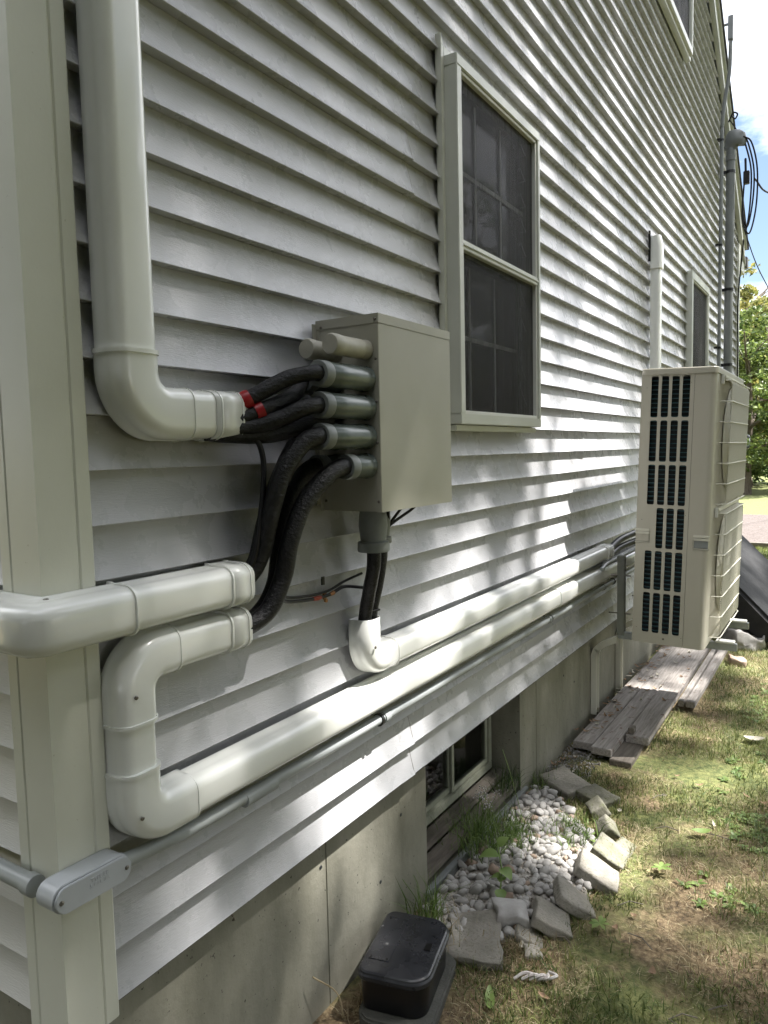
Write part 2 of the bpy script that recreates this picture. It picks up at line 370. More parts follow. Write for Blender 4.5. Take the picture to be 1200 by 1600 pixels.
gp = lambda a, x, z: (x, a, z)
for c in range(0, 64):
    zb = c*CH
    # y range under the rake
    t = (6.56-zb-.05)/.69; ylo = max(.085, 4.55-t); yhi = min(9.08, 4.55+t)
    if yhi-ylo < .1: break
    cuts = [(ylo, yhi, zb, zb+CH)]
    for (oy0, oy1, oz0, oz1) in OPEN:
        new = []
        for (a0, a1, z0, z1) in cuts:
            if oz1 <= z0 or oz0 >= z1 or oy1 <= a0 or oy0 >= a1: new.append((a0, a1, z0, z1)); continue
            new += [(a0, oy0, z0, z1), (oy1, a1, z0, z1)]
            if oz0 > z0: new.append((oy0, oy1, z0, oz0))
            if oz1 < z1: new.append((oy0, oy1, oz1, z1))
        cuts = new
    sm = sorted(seams.get(c, []))
    for (a0, a1, z0, z1) in cuts:
        P = [a0]+[s for s in sm if a0+.05 < s < a1-.05]+[a1]
        for k in range(len(P)-1):
            # each panel laps over the next one
            fl = [(P[k+1]+.02, -1)] if k < len(P)-2 else []
            if abs(P[k]-WIN[1]) < .06 or abs(P[k]-6.72) < .02: fl.append((P[k], 1))
            if abs(P[k+1]-1.56) < .06: fl.append((P[k+1]-.05, -1))
            strip(sid, P[k]-(.0 if k == 0 else .0), P[k+1]+(.02 if k < len(P)-2 else 0), c, z0, z1, gp, .0018*((len(P)-2-k) % 2 if len(P) > 2 else 0), flare=fl)
sid.build('gable_siding', 'vinyl', house, smooth=True, ang=25)
# dark gaps at the laps
for c, l in seams.items():
    for s in l:
        z = c*CH
        if any(o[0] < s < o[1] and o[2] < z < o[3] for o in OPEN): continue
        gm = MB(); gm.add([(LIP-.0005+.0009, s+.020, z+.003), (LIP+.0009, s+.0235, z+.003), (REC+.0030, s+.0225, z+CH*.95), (REC+.0030, s+.020, z+CH*.95)], [(0, 1, 2, 3)])
        gm.build('siding_lap', 'gutter_dark', house)
fs = MB()
fp = lambda a, x, z: (a, -x+.0, z)   # front wall faces -Y, lips at y = 0
for c in range(0, 34):
    strip(fs, -7.9, -.07, c, c*CH, (c+1)*CH, fp)
fs.build('front_siding', 'vinyl_front', house, smooth=True, ang=25)
# corner post with fluted faces
pr = [(-.104, .002), (-.104, -.009), (-.102, -.012), (-.076, -.012), (-.073, -.0095), (-.070, -.012), (-.020, -.012), (-.004, -.012), (.012, -.012+.0),
      (.012, .006), (.012, .060), (.0092, .0635), (.012, .067), (.012, .092), (.009, .096), (-.004, .096)]
pm = MB(); zt, zb = 3.35, -.02; NZ = 34; n = len(pr)
vs = [(x, y, zb+(zt-zb)*k/NZ) for k in range(NZ+1) for x, y in pr]
pm.add(vs, [(k*n+j, k*n+j+1, (k+1)*n+j+1, (k+1)*n+j) for k in range(NZ) for j in range(n-1)])
pm.add([(x*.999-.0008, y+.0008, zb-.0005) for x, y in pr]+[(x, y, zb) for x, y in pr], [(j, j+1, n+j+1, n+j) for j in range(n-1)])
o = pm.build('corner_post', 'post_vinyl', house)
sol = o.modifiers.new('s', 'SOLIDIFY'); sol.thickness = .0022; sol.offset = -1
# far corner post
MB().box((-.10, 8.99, -.02), (.012, 9.112, 3.36)).build('corner_post', 'post_vinyl', house, bevel=.003)
# rake boards and eaves
rk = MB()
for sgn in (1, -1):
    y_e = 4.55+sgn*4.9
    for (h0, h1, d0, d1) in ((0.0, .20, -.012, .022), (.20, .232, -.3, .045), (0.0, .035, .022, .032)):
        ye, zc = y_e, 6.56-.69*4.9
        a = [(d0, ye, zc+h0), (d1, ye, zc+h0), (d1, ye, zc+h1), (d0, ye, zc+h1), (d0, 4.55, 6.56+h0), (d1, 4.55, 6.56+h0), (d1, 4.55, 6.56+h1), (d0, 4.55, 6.56+h1)]
        rk.add(a, [(0, 1, 2, 3), (4, 7, 6, 5), (0, 4, 5, 1), (1, 5, 6, 2), (2, 6, 7, 3), (3, 7, 4, 0)])
rk.build('rake_board', 'trim', house)
rf = MB()
for sgn in (1, -1):
    ye = 4.55+sgn*4.95; ze = 6.56-.69*4.95+.24
    rf.add([(.06, ye, ze), (-8.1, ye, ze), (-8.1, 4.55, 6.80), (.06, 4.55, 6.80), (.06, ye, ze+.03), (-8.1, ye, ze+.03), (-8.1, 4.55, 6.83), (.06, 4.55, 6.83)],
           [(0, 1, 2, 3), (4, 7, 6, 5), (0, 3, 7, 4), (0, 4, 5, 1)])
rf.build('roof', 'roof', house)
gt = MB()
gt.box((-8.0, 9.10, 3.08), (.02, 9.44, 3.20)); gt.build('eave_soffit', 'trim', house)
gt = MB(); gt.box((-8.0, 9.44, 3.16), (.05, 9.56, 3.30)); gt.build('gutter', 'gutter_dark', house, bevel=.01)
# sheathing behind siding with openings, back walls, floor
sh = MB(); X = -.032
ycuts = sorted({.0, 9.1, *[o[0] for o in OPEN], *[o[1] for o in OPEN]}); zc = sorted({-.03, 3.4, *[o[2] for o in OPEN[:2]], *[o[3] for o in OPEN[:2]]})
for i in range(len(ycuts)-1):
    for j in range(len(zc)-1):
        cy_, cz_ = (ycuts[i]+ycuts[i+1])/2, (zc[j]+zc[j+1])/2
        if any(o[0] < cy_ < o[1] and o[2] < cz_ < o[3] for o in OPEN): continue
        sh.add([(X, ycuts[i], zc[j]), (X, ycuts[i+1], zc[j]), (X, ycuts[i+1], zc[j+1]), (X, ycuts[i], zc[j+1])], [(0, 1, 2, 3)])
sh.add([(X, 0, 3.4), (X, 4.80, 3.4), (X, 4.80, 6.56), (X, 4.55, 6.6)], [(0, 1, 2, 3)])
sh.add([(X, 4.80, 3.4), (X, 5.66, 3.4), (X, 5.66, 4.12), (X, 4.80, 4.12)], [(0, 1, 2, 3)])
sh.add([(X, 4.80, 5.25), (X, 5.66, 5.25), (X, 5.66, 5.8), (X, 4.80, 6.4)], [(0, 1, 2, 3)])
sh.add([(X, 5.66, 3.4), (X, 9.1, 3.4), (X, 5.66, 5.8)], [(0, 1, 2)])
sh.add([(X, .03, -.03), (-8, .03, -.03), (-8, .03, 3.4), (X, .03, 3.4)], [(0, 1, 2, 3)])
sh.add([(X, 9.1, -.6), (-8, 9.1, -.6), (-8, 9.1, 3.4), (X, 9.1, 3.4)], [(0, 1, 2, 3)])
sh.add([(-8, 0, -.6), (-8, 9.1, -.6), (-8, 9.1, 3.4), (-8, 4.55, 6.6), (-8, 0, 3.4)], [(0, 1, 2, 3, 4)])
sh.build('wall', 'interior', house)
MB().box((-7.95, .05, .36), (-.06, 9.05, .40)).box((-7.95, .05, 3.0), (-.06, 9.05, 3.05)).build('interior_floor', 'interior_floor', house)
MB().box((-3.4, .05, .41), (-3.35, 9.05, 2.99)).build('interior_wall', 'interior', house)
# foundation with basement window opening
BW = (1.40, 2.26); FX = -.045
fd = MB()
def fquad(y0, y1, z0, z1):
    ny = max(1, int((y1-y0)/.08)); nz = max(1, int((z1-z0)/.08)); vs = []
    for i in range(ny+1):
        for j in range(nz+1):
            y, z = y0+(y1-y0)*i/ny, z0+(z1-z0)*j/nz
            edge = (i in (0, ny) or j in (0, nz))
            vs.append((FX+(0 if edge else .0016*noise.noise(Vector((1, y*3, z*3)))), y, z))
    fd.add(vs, [(i*(nz+1)+j, (i+1)*(nz+1)+j, (i+1)*(nz+1)+j+1, i*(nz+1)+j+1) for i in range(ny) for j in range(nz)])
fquad(.0, .823, -.62, .02); fquad(.829, BW[0], -.62, .02); fquad(BW[1], 2.458, -.62, .02); fquad(2.464, 9.08, -.62, .02); fquad(BW[0], BW[1], -.62, -.5)
for y in (.823, 2.458): fd.add([(FX, y, -.62), (FX-.006, y+.003, -.62), (FX-.006, y+.003, .02), (FX, y, .02), (FX, y+.006, -.62), (FX, y+.006, .02)], [(0, 1, 2, 3), (1, 4, 5, 2)])
for y in BW: fd.add([(FX, y, -.62), (-.30, y, -.62), (-.30, y, .02), (FX, y, .02)], [(0, 1, 2, 3)])
fd.add([(FX, BW[0], -.5), (-.30, BW[0], -.5), (-.30, BW[1], -.5), (FX, BW[1], -.5)], [(0, 1, 2, 3)])
fd.add([(FX, .045, -.62), (-8, .045, -.62), (-8, .045, .02), (FX, .045, .02)], [(0, 1, 2, 3)]); fd.add([(FX, 0.0, -.62), (FX, .045, -.62), (FX, .045, .02), (FX, 0.0, .02)], [(0, 1, 2, 3)])
fd.build('foundation', 'concrete', house, smooth=False)
# form-tie holes, drawn as small near-black discs
for y, z in ((1.23, -.14), (.80, -.10), (.43, -.03), (2.85, -.12), (3.02, -.2), (1.1, -.3), (.5, -.4)):
    MB().lathe([(0, .006), (.001, .005)], (FX+.0012, y, z), (1, 0, 0), 8).build('tie_hole', 'dark_slot', house)
hk = MB(); hk.tube([(FX, .445, -.035), (FX+.012, .445, -.03), (FX+.016, .45, -.045), (FX+.008, .45, -.05)], .0025, 6); hk.build('hook', 'screw', house)
# steel and pvc pieces -------------------------------------------------- basement window
bw = MB(); fx0, fx1 = -.215, -.17
def frame_bars(mb, y0, y1, z0, z1, w, xa, xb):
    mb.box((xa, y0, z0), (xb, y1, z0+w)).box((xa, y0, z1-w), (xb, y1, z1)).box((xa, y0, z0+w), (xb, y0+w, z1-w)).box((xa, y1-w, z0+w), (xb, y1, z1-w))
frame_bars(bw, BW[0]+.003, 2.235, -.395, .015, .035, fx0, fx1)
b1 = bw.build('basement_window_frame', 'bronze_frame', house, bevel=.003)
s1 = MB(); frame_bars(s1, BW[0]+.04, 1.865, -.358, -.022, .022, -.208, -.188); frame_bars(s1, 1.85, 2.198, -.358, -.022, .022, -.187, -.175)
s1.build('sash', 'bronze_frame', b1, bevel=.002)
MB().box((-.2, BW[0]+.06, -.34), (-.196, 1.845, -.04)).build('pane', 'pane', b1); MB().box((-.183, 1.87, -.34), (-.18, 2.18, -.04)).build('pane', 'pane', b1)
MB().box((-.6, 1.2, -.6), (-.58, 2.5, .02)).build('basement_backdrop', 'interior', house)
st = MB(); st.box((-.17, BW[0]+.002, -.43), (-.115, BW[1]-.002, -.40)).box((-.115, BW[0]+.002, -.47), (-.055, BW[1]-.002, -.435)); st.build('basement_sill', 'wood_dark', house, bevel=.003)
MB().box((-.053, BW[0]-.02, -.56), (-.03, BW[1]+.06, -.485)).build('well_edge_board', 'galv', house, bevel=.002)

# main window ---------------------------------------------------------------
def double_hung(y0, y1, z0, z1, proud, lights=True, mid=.5, w=.035):
    fr = MB()
    # casing bars, each a stepped moulding; side faces broad as in a J-trimmed replacement unit
    for (a, b, c, d) in ((y0, y1, z1-w, z1), (y0, y1, z0, z0+w)):
        fr.box((-.02, a, c), (proud, b, d))
    for (a, b) in ((y0, y0+w), (y1-w*.62, y1)):
        fr.box((-.02, a, z0+w), (proud, b, z1-w))
    f = fr.build('window_frame', 'trim', house, bevel=.0025)
    inner = MB(); e = .012
    for (a, b, c, d) in ((y0+w, y1-w*.62, z1-w-e, z1-w), (y0+w, y1-w*.62, z0+w, z0+w+e), (y0+w, y0+w+e, z0+w+e, z1-w-e), (y1-w*.62-e, y1-w*.62, z0+w+e, z1-w-e)):
        inner.box((proud-.045, a, c), (proud-.008, b, d))
    inner.build('screen_frame', 'white_metal' if lights else 'trim', f, bevel=.0015)
    zm = z0+(z1-z0)*mid
    ml = MB(); ml.box((proud-.05, y0+w, zm-.016), (proud-.004, y1-w*.62, zm+.016)); ml.box((proud-.004, y0+w, zm-.004), (proud+.001, y1-w*.62, zm+.004)); ml.build('meeting_rail', 'trim', f, bevel=.002)
    ya, yb = y0+w+e, y1-w*.62-e
    for (c, d) in ((z0+w+e, zm-.016), (zm+.016, z1-w-e)):
        MB().box((proud-.024, ya, c), (proud-.023, yb, d)).build('insect_screen', 'screen', f)
    gx = proud-.075
    for (c, d, g0) in ((z0+w+.005, zm, gx-.03), (zm, z1-w-.005, gx)):
        MB().box((g0, ya-.03, c), (g0+.004, yb+.03, d)).build('pane', 'pane', f)
        if lights:
            gr = MB(); zz = (c+d)/2+.0
            for k in (1, 2):
                y = ya+(yb-ya)*k/3; gr.box((g0+.006, y-.007, c+.02), (g0+.011, y+.007, d-.02))
            gr.box((g0+.0055, ya+.0, zz-.008), (g0+.0115, yb, zz+.008)); gr.build('muntin_grille', 'muntin', f)
    if lights:
        # lower sash rails behind
        lr = MB(); lr.box((gx-.05, ya, z0+w), (gx-.035, yb, z0+w+.05)); lr.build('sash_rail', 'muntin', f)
    # jamb liner closing the gap to the wall
    jl = MB(); 
    jl.box((-.12, y0+.012, z0+.02), (-.021, y0+w, z1-.02)).box((-.12, y1-w*.6, z0+.02), (-.021, y1-.004, z1-.02)).box((-.12, y0+w, z0+.012), (-.021, y1-w*.6, z0+w)).box((-.12, y0+w, z1-w), (-.021, y1-w*.6, z1-.012))
    jl.build('window_jamb', 'trim', f)
    return f
f = double_hung(*WIN, .058)
# J-channel trim round the window, with mitred pointed ear at its upper left
jc = MB(); y0, y1, z0, z1 = WIN
jc.box((-.01, y0-.02, z0-.03), (.012, y0-.001, z1+.03)).box((-.01, y1+.001, z0-.0), (.010, y1+.018, z1+.03)).box((-.01, y0-.0, z1+.001), (.012, y1, z1+.03))
jc.add([(.012, y0-.02, z1+.03), (.012, y0-.001, z1+.03), (.012, y0-.02, z1+.065), (-.01, y0-.02, z1+.03), (-.01, y0-.001, z1+.03), (-.01, y0-.02, z1+.065)], [(0, 1, 2), (3, 5, 4), (0, 2, 5, 3), (1, 4, 5, 2)])
jc.build('window_trim', 'post_vinyl', f, bevel=.001)
sl = MB(); sl.box((.002, y0+.004, z0-.022), (.036, y1-.004, z0-.002)); sl.build('window_sill', 'post_vinyl', f, bevel=.003)
# small window
f2 = double_hung(5.87, 6.74, 1.28, 2.46, .035, lights=False, mid=.27, w=.06)
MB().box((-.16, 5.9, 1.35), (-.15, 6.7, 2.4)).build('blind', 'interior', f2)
f3 = double_hung(4.74, 5.70, 4.06, 5.30, .05, lights=False, mid=.5, w=.05)
MB().box((-.01, 4.72, 4.03), (.03, 5.72, 4.058)).build('window_sill', 'trim', f3)

# dining chair seen dimly through the window
ch = thing('chair', 'wooden slat back chair seen through the lower window sash', 'chair', (-.30, 1.95, .62), (0, 0, R(100)))
cb = MB()
MB().box((-.22, -.22, .43), (.22, .22, .465)).build('seat', 'chair_wood', ch, bevel=.01)
for sx in (-.2, .2):
    MB().tube([(sx, .20, 0), (sx, .205, .45), (sx*1.02, .26, 1.08)], .016, 8).build('rear_leg', 'chair_wood', ch, smooth=True)
    MB().tube([(sx, -.19, 0), (sx, -.19, .43)], .018, 8).build('leg', 'chair_wood', ch, smooth=True)
bk = MB().box((-.19, .245, 1.0), (.19, .265, 1.09)).box((-.19, .22, .60), (.19, .235, .64))
for k in range(5): bk.tube([(-.13+.065*k, .225, .63), (-.13+.065*k, .252, 1.01)], .008, 6)
bk.build('backrest', 'chair_wood', ch)

# ================================================================== LINE-SET COVERS
def dprof(w, d, r=.020):
    """cross-section: side axis a (width), up axis b from wall 0 to depth d, flat-fronted with rolled shoulders"""
    P = [(-w/2-.0016, 0), (-w/2-.0016, .013), (-w/2, .0145)]
    P += [(-w/2+r-r*math.cos(R(t)), d-r*1.15+r*1.15*math.sin(R(t))) for t in (0, 18, 36, 54, 72, 90)]
    P += [(w/2-r+r*math.cos(R(t)), d-r*1.15+r*1.15*math.sin(R(t))) for t in (90, 72, 54, 36, 18, 0)]
    return P+[(w/2, .0145), (w/2+.0016, .013), (w/2+.0016, 0)]
OUT = Vector((1, 0, 0))
def wp(y, z): return (0.001, y, z)
def seg(parent, name, pts, w, d, grow=0, mt='duct', ups=None, caps=True, hollow=False):
    m = MB(); pf = dprof(w+2*grow, d+grow, .024+grow)
    m.sweep(pf, pts, ups or OUT, caps=not hollow)
    o = m.build(name, mt, parent, smooth=True, ang=50)
    if hollow:
        s = o.modifiers.new('s', 'SOLIDIFY'); s.thickness = .0025; s.offset = -1
    return o
def ring(parent, p, d, w, dd, grow, length=.006, name='joint_ridge', ups=None):
    p = Vector(p); d = Vector(d)
    return seg(parent, name, [p-d*length/2, p+d*length/2], w, dd, grow, ups=ups)
YD = Vector((0, 1, 0)); ZD = Vector((0, 0, 1))
# 1 tall duct coming down and turning right into the hoses
W1, D1 = .096, .066; yc1 = .176; zc1 = 1.122
t1 = thing('line_set_duct', 'tall white duct beside the corner post whose lower elbow feeds the black hoses', 'duct', (0, yc1, zc1))
def local(o, parent): pass
def parts_at(root, objs):
    for o in objs: o.location = -root.location if False else o.location
def fixloc(root):
    """children were modelled in world space: shift them so that they stay put under the root"""
    bpy.context.view_layer.update()
    inv = Matrix.LocRotScale(root.location, root.rotation_euler, None).inverted()
    for c in root.children:
        c.matrix_parent_inverse = inv
seg(t1, 'duct_channel', [wp(yc1, 3.2), wp(yc1, 1.225)], W1, D1)
Rr = .075
elb = [wp(yc1, 1.232)]+arc((yc1+Rr, zc1+Rr), Rr, 180, 270, 12, wp)+[wp(.30, zc1)]
seg(t1, 'elbow', elb, W1, D1, .003)
ring(t1, wp(yc1, 1.232), ZD, W1, D1, .006, .008)
seg(t1, 'duct_channel', [wp(.29, zc1), wp(.38, zc1)], W1, D1)
seg(t1, 'end_fitting', [wp(.36, zc1), wp(.455, zc1)], W1, D1, .003, hollow=True)
for y in (.30, .375, .437): ring(t1, wp(y, zc1), YD, W1, D1, .005, .004)
ring(t1, wp(.456, zc1), YD, W1, D1, .0, .006)
for p in ((.067, .155, 1.19),): screw(t1, p, (1, 0, 0))
fixloc(t1)
# 2 corner duct wrapping round the corner post
W2, D2 = .084, .074; zc2 = .761
t2 = thing('line_set_duct', 'white duct wrapping horizontally round the corner post, upper of the two short ends', 'duct', (0, 0, zc2))
seg(t2, 'duct_channel', [wp(.115, zc2), wp(.42, zc2)], W2, D2+.004)
seg(t2, 'end_fitting', [wp(.375, zc2), wp(.438, zc2)], W2, D2+.004, .003, hollow=True)
for y in (.375, .428): ring(t2, wp(y, zc2), YD, W2, D2+.004, .005, .004)
ring(t2, wp(.441, zc2), YD, W2, D2+.004, -.001, .006)
# corner elbow: path wraps along +y face then -x face
cp_ = [(.013, .125, zc2), (.013, .030, zc2), (.013, .010, zc2), (.0, -.013, zc2), (-.012, -.013, zc2), (-.10, -.013, zc2)]
m = MB(); pf = dprof(W2+.006, D2-.004, .026)
def corner_sweep(pf, o0, o1):
    vs = []; secs = []
    for (px, py, ox, oy) in (( .013, .125, 1, 0), (.013, .02, 1, 0), (.013, .0, 1, -.12), (.013, -.0125, 1, -.6), (.0125, -.013, .8, -.8), (.012, -.013, .6, -1), (.0, -.013, .12, -1), (-.02, -.013, 0, -1), (-.105, -.013, 0, -1)):
        secs.append((px, py, ox, oy))
    for (px, py, ox, oy) in secs:
        for a, b in pf: vs.append((px+ox*b, py+oy*b, zc2-a))
    n = len(pf); return vs, [(i*n+j, i*n+(j+1) % n, (i+1)*n+(j+1) % n, (i+1)*n+j) for i in range(len(secs)-1) for j in range(n)]+[tuple(range(n)), tuple((len(secs)-1)*n+j for j in range(n))]
m.add(*corner_sweep(pf, 0, 0)); m.build('corner_elbow', 'duct', t2, smooth=True, ang=50)
ring(t2, (.004, .125, zc2), YD, W2, D2+.004, .006, .005)
seg(t2, 'duct_channel', [(-.10, -.002, zc2), (-3.0, -.002, zc2)], W2, D2-.002, ups=Vector((0, -1, 0)))
ring(t2, (-.105, -.006, zc2), Vector((-1, 0, 0)), W2, D2, .005, .005, ups=Vector((0, -1, 0)))
screw(t2, (.035, -.02, zc2+.0445), (0, 0, 1), .005)
fixloc(t2)
# 3 the U-turn duct: short top run, down, then the long lower run
W3, D3 = .084, .061; yc3 = .142; zt3 = .660; zb3 = .345
t3 = thing('line_set_duct', 'white duct turning back on itself, then running lowest along the wall', 'duct', (0, yc3, zb3))
seg(t3, 'duct_channel', [wp(.23, zt3), wp(.42, zt3)], W3, D3)
seg(t3, 'end_fitting', [wp(.385, zt3), wp(.445, zt3)], W3, D3, .003, hollow=True)
for y in (.385, .436): ring(t3, wp(y, zt3), YD, W3, D3, .005, .004)
Rr = .062
seg(t3, 'elbow', [wp(.240, zt3)]+arc((yc3+Rr, zt3-Rr), Rr, 90, 180, 12, wp)+[wp(yc3, .545)], W3, D3, .004)
ring(t3, wp(yc3, .545), ZD, W3, D3, .007, .006); ring(t3, wp(.240, zt3), YD, W3, D3, .006, .004)
seg(t3, 'duct_channel', [wp(yc3, .55), wp(yc3, .44)], W3, D3)
seg(t3, 'elbow', [wp(yc3, .452)]+arc((yc3+Rr, zb3+Rr), Rr, 180, 270, 12, wp)+[wp(.268, zb3)], W3+.004, D3, .004)
ring(t3, wp(yc3, .452), ZD, W3, D3, .008, .006); ring(t3, wp(.268, zb3), YD, W3, D3, .006, .004)
W3b = .083
seg(t3, 'duct_channel', [wp(.26, zb3), wp(1.5, zb3-.001), wp(2.58, zb3+.003)], W3b, D3)
seg(t3, 'coupling', [wp(2.50, zb3+.003), wp(2.66, zb3+.003)], W3b, D3, .0035)
seg(t3, 'duct_channel', [wp(2.6, zb3+.003), wp(4.6, zb3)], W3b, D3)
for p in ((.069, .125, .60), (.069, .125, .37)): screw(t3, p, (1, 0, 0))
fixloc(t3)
# 4 second long run with the open cup below the metal box
W4, D4 = .076, .059; yc4 = .944; zb4 = .451
t4 = thing('line_set_duct', 'upper long white duct whose open upturned cup sits below the metal box', 'duct', (0, yc4, zb4))
Rr = .058
seg(t4, 'elbow', [wp(yc4, .578)]+arc((yc4+Rr, zb4+Rr), Rr, 180, 270, 12, wp)+[wp(1.065, zb4)], W4, D4, .004, hollow=True)
ring(t4, wp(1.065, zb4), YD, W4, D4, .006, .004)
seg(t4, 'duct_channel', [wp(1.05, zb4), wp(2.2, zb4), wp(3.36, zb4+.002)], W4, D4)
seg(t4, 'end_fitting', [wp(3.29, zb4+.002), wp(3.40, zb4+.002)], W4, D4, .004, hollow=True)
ring(t4, wp(3.29, zb4), YD, W4, D4, .007, .005); ring(t4, wp(3.385, zb4), YD, W4, D4, .006, .005)
screw(t4, (.069, .93, .50), (1, 0, 0))
fixloc(t4)
# 5 far tall duct entering wall above the condenser
t5 = thing('line_set_duct', 'white duct rising up the wall above the outdoor unit to a hooded wall entry', 'duct', (0, 4.56, 1.4))
seg(t5, 'duct_channel', [wp(4.56, .5), wp(4.56, 2.32)], .085, .062)
seg(t5, 'wall_hood', [wp(4.56, 2.22), wp(4.56, 2.36), (-.012, 4.56, 2.42)], .085, .066, .006)
ring(t5, wp(4.56, 2.22), ZD, .085, .062, .009, .008)
MB().box((-.008, 4.49, 2.26), (.006, 4.505, 2.46)).build('sealant', 'black_rubber', t5, bevel=.002)
screw(t5, (.071, 4.54, 2.25), (1, 0, 0))
fixloc(t5)

# ================================================================== GREY CONDUIT
ZC = .264; cr = .0145
t6 = thing('electrical_conduit', 'thin grey conduit running below the white ducts from the oval pull fitting', 'conduit', (0, .1, ZC))
MB().tube([(.026, .09, ZC+.020), (.026, .25, ZC+.006), (.026, 1.2, ZC), (.026, 2.45, ZC), (.026, 4.9, ZC+.002)], cr, 14).build('pipe', 'conduit', t6, smooth=True)
for y0, y1 in ((.435, .54), (1.02, 1.05), (2.42, 2.45), (3.3, 3.33)):
    MB().lathe([(0, cr+.001), (.001, cr+.0035), (y1-y0-.001, cr+.0035), (y1-y0, cr+.001)], (.026, y0, ZC), (0, 1, 0), 16).build('coupling', 'conduit', t6, smooth=True)
for y in (1.0, 2.44, 3.5):
    m = MB(); m.lathe([(0, cr+.0045), (.010, cr+.0045)], (.026, y, ZC), (0, 1, 0), 16); m.box((-.004, y, ZC+.010), (.004, y+.010, ZC+.034)); m.build('strap', 'black_rubber', t6)
fixloc(t6)
t7 = thing('electrical_conduit', 'grey conduit along the front wall running into the left end of the pull fitting', 'conduit', (-.05, -.02, .291))
MB().tube([(-3, -.022, .300), (-.052, -.030, .291)], .0165, 16).build('pipe', 'conduit', t7, smooth=True)
MB().lathe([(0, .0165), (.001, .0195), (.022, .0195), (.023, .0165)], (-.052, -.0302, .291), (1, 0, 0), 18).build('coupling', 'conduit', t7, smooth=True)
fixloc(t7)
t8 = thing('conduit_fitting', 'grey oval pull fitting with a screwed cover across the corner post', 'conduit fitting', (.04, .02, .295))
# local +Y along the body; slight upward tilt of cover towards the corner
st_ = []
def stadium(L, Wd, n=10):
    r = Wd/2; P = []
    for c, a in ((L/2-r, -90), (-L/2+r, 90)):
        for i in range(n+1): P.append((c+r*math.cos(R(a+180*i/n)), r*math.sin(R(a+180*i/n))))
    return P
body = plate(stadium(.158, .05), [], .046, lambda u, v, d: (.013+d, .021+u, .296+v-u*.03)); body.build('fitting_body', 'fitting', t8, bevel=.004, seg=3)
cov = plate(stadium(.154, .047), [], .005, lambda u, v, d: (.061+d, .021+u, .296+v-u*.03)); cv = cov.build('cover', 'fitting', t8, bevel=.0018)
for s in (-1, 1):
    m = MB().lathe([(0, .0042), (.0015, .0042), (.003, .002)], (.066, .021+s*.066, .296-s*.066*.03), (1, 0, 0), 10); m.build('cover_screw', 'screw', cv, smooth=True)
# embossed lettering block of short strokes on the cover
def text_mesh(body_, size, depth):
    c = bpy.data.curves.new('t', 'FONT'); c.body = body_; c.size = size; c.extrude = depth; c.align_x = 'CENTER'; c.space_line = .95
    o = bpy.data.objects.new('t', c); COL.objects.link(o); bpy.context.view_layer.update()
    me = bpy.data.meshes.new_from_object(o.evaluated_get(bpy.context.evaluated_depsgraph_get())); bpy.data.objects.remove(o); return me
me = text_mesh('TYPE LB\n5 CU. IN.', .0105, .0007); me.materials.append(MAT['fitting'])
tx = bpy.data.objects.new('embossed_marking', me); COL.objects.link(tx); tx.parent = cv
tx.matrix_local = Matrix(((0, 0, 1, .0662), (1, 0, 0, .030), (-.03, 1, 0, .304), (0, 0, 0, 1)))
MB().lathe([(0, .0175), (.012, .0175), (.013, .0155)], (.026, .098, ZC+.018), (0, 1, 0), 18).build('hub', 'fitting', t8, smooth=True)
fixloc(t8)

# ================================================================== BRANCH BOX
bx = thing('branch_box', 'beige sheet metal box left of the window with pipe stubs in its side', 'metal box', (0, .79, .89))
m = MB(); m.box((.001, .792, .89), (.188, 1.168, 1.358)); m.build('box_body', 'box_metal', bx, bevel=.0012)
m = MB(); m.box((.0, .790, 1.350), (.1905, 1.170, 1.374)); m.build('box_lid', 'box_metal', bx, bevel=.001)
m = MB(); m.box((.1885, .791, .889), (.1895, 1.1695, 1.349)); m.build('front_cover', 'box_metal', bx)
m = MB(); m.box((.175, .7895, .889), (.1885, .7915, 1.349)).box((.001, .7905, .889), (.012, .7915, 1.349)); m.build('side_flange', 'box_metal', bx)
m = MB(); m.box((-.002, .778, .905), (.002, .80, 1.365)); m.build('mounting_flange', 'box_metal', bx)
for x, z in ((.181, 1.36), (.181, 1.265), (.181, 1.16), (.181, 1.06), (.181, .915), (.018, 1.355), (.018, .915)): screw(bx, (x, .7905 if z < 1.35 else .79, z), (0, -1, 0), .004)
for y in (.86, 1.14): screw(bx, (.17, y, .889), (0, 0, -1), .003)
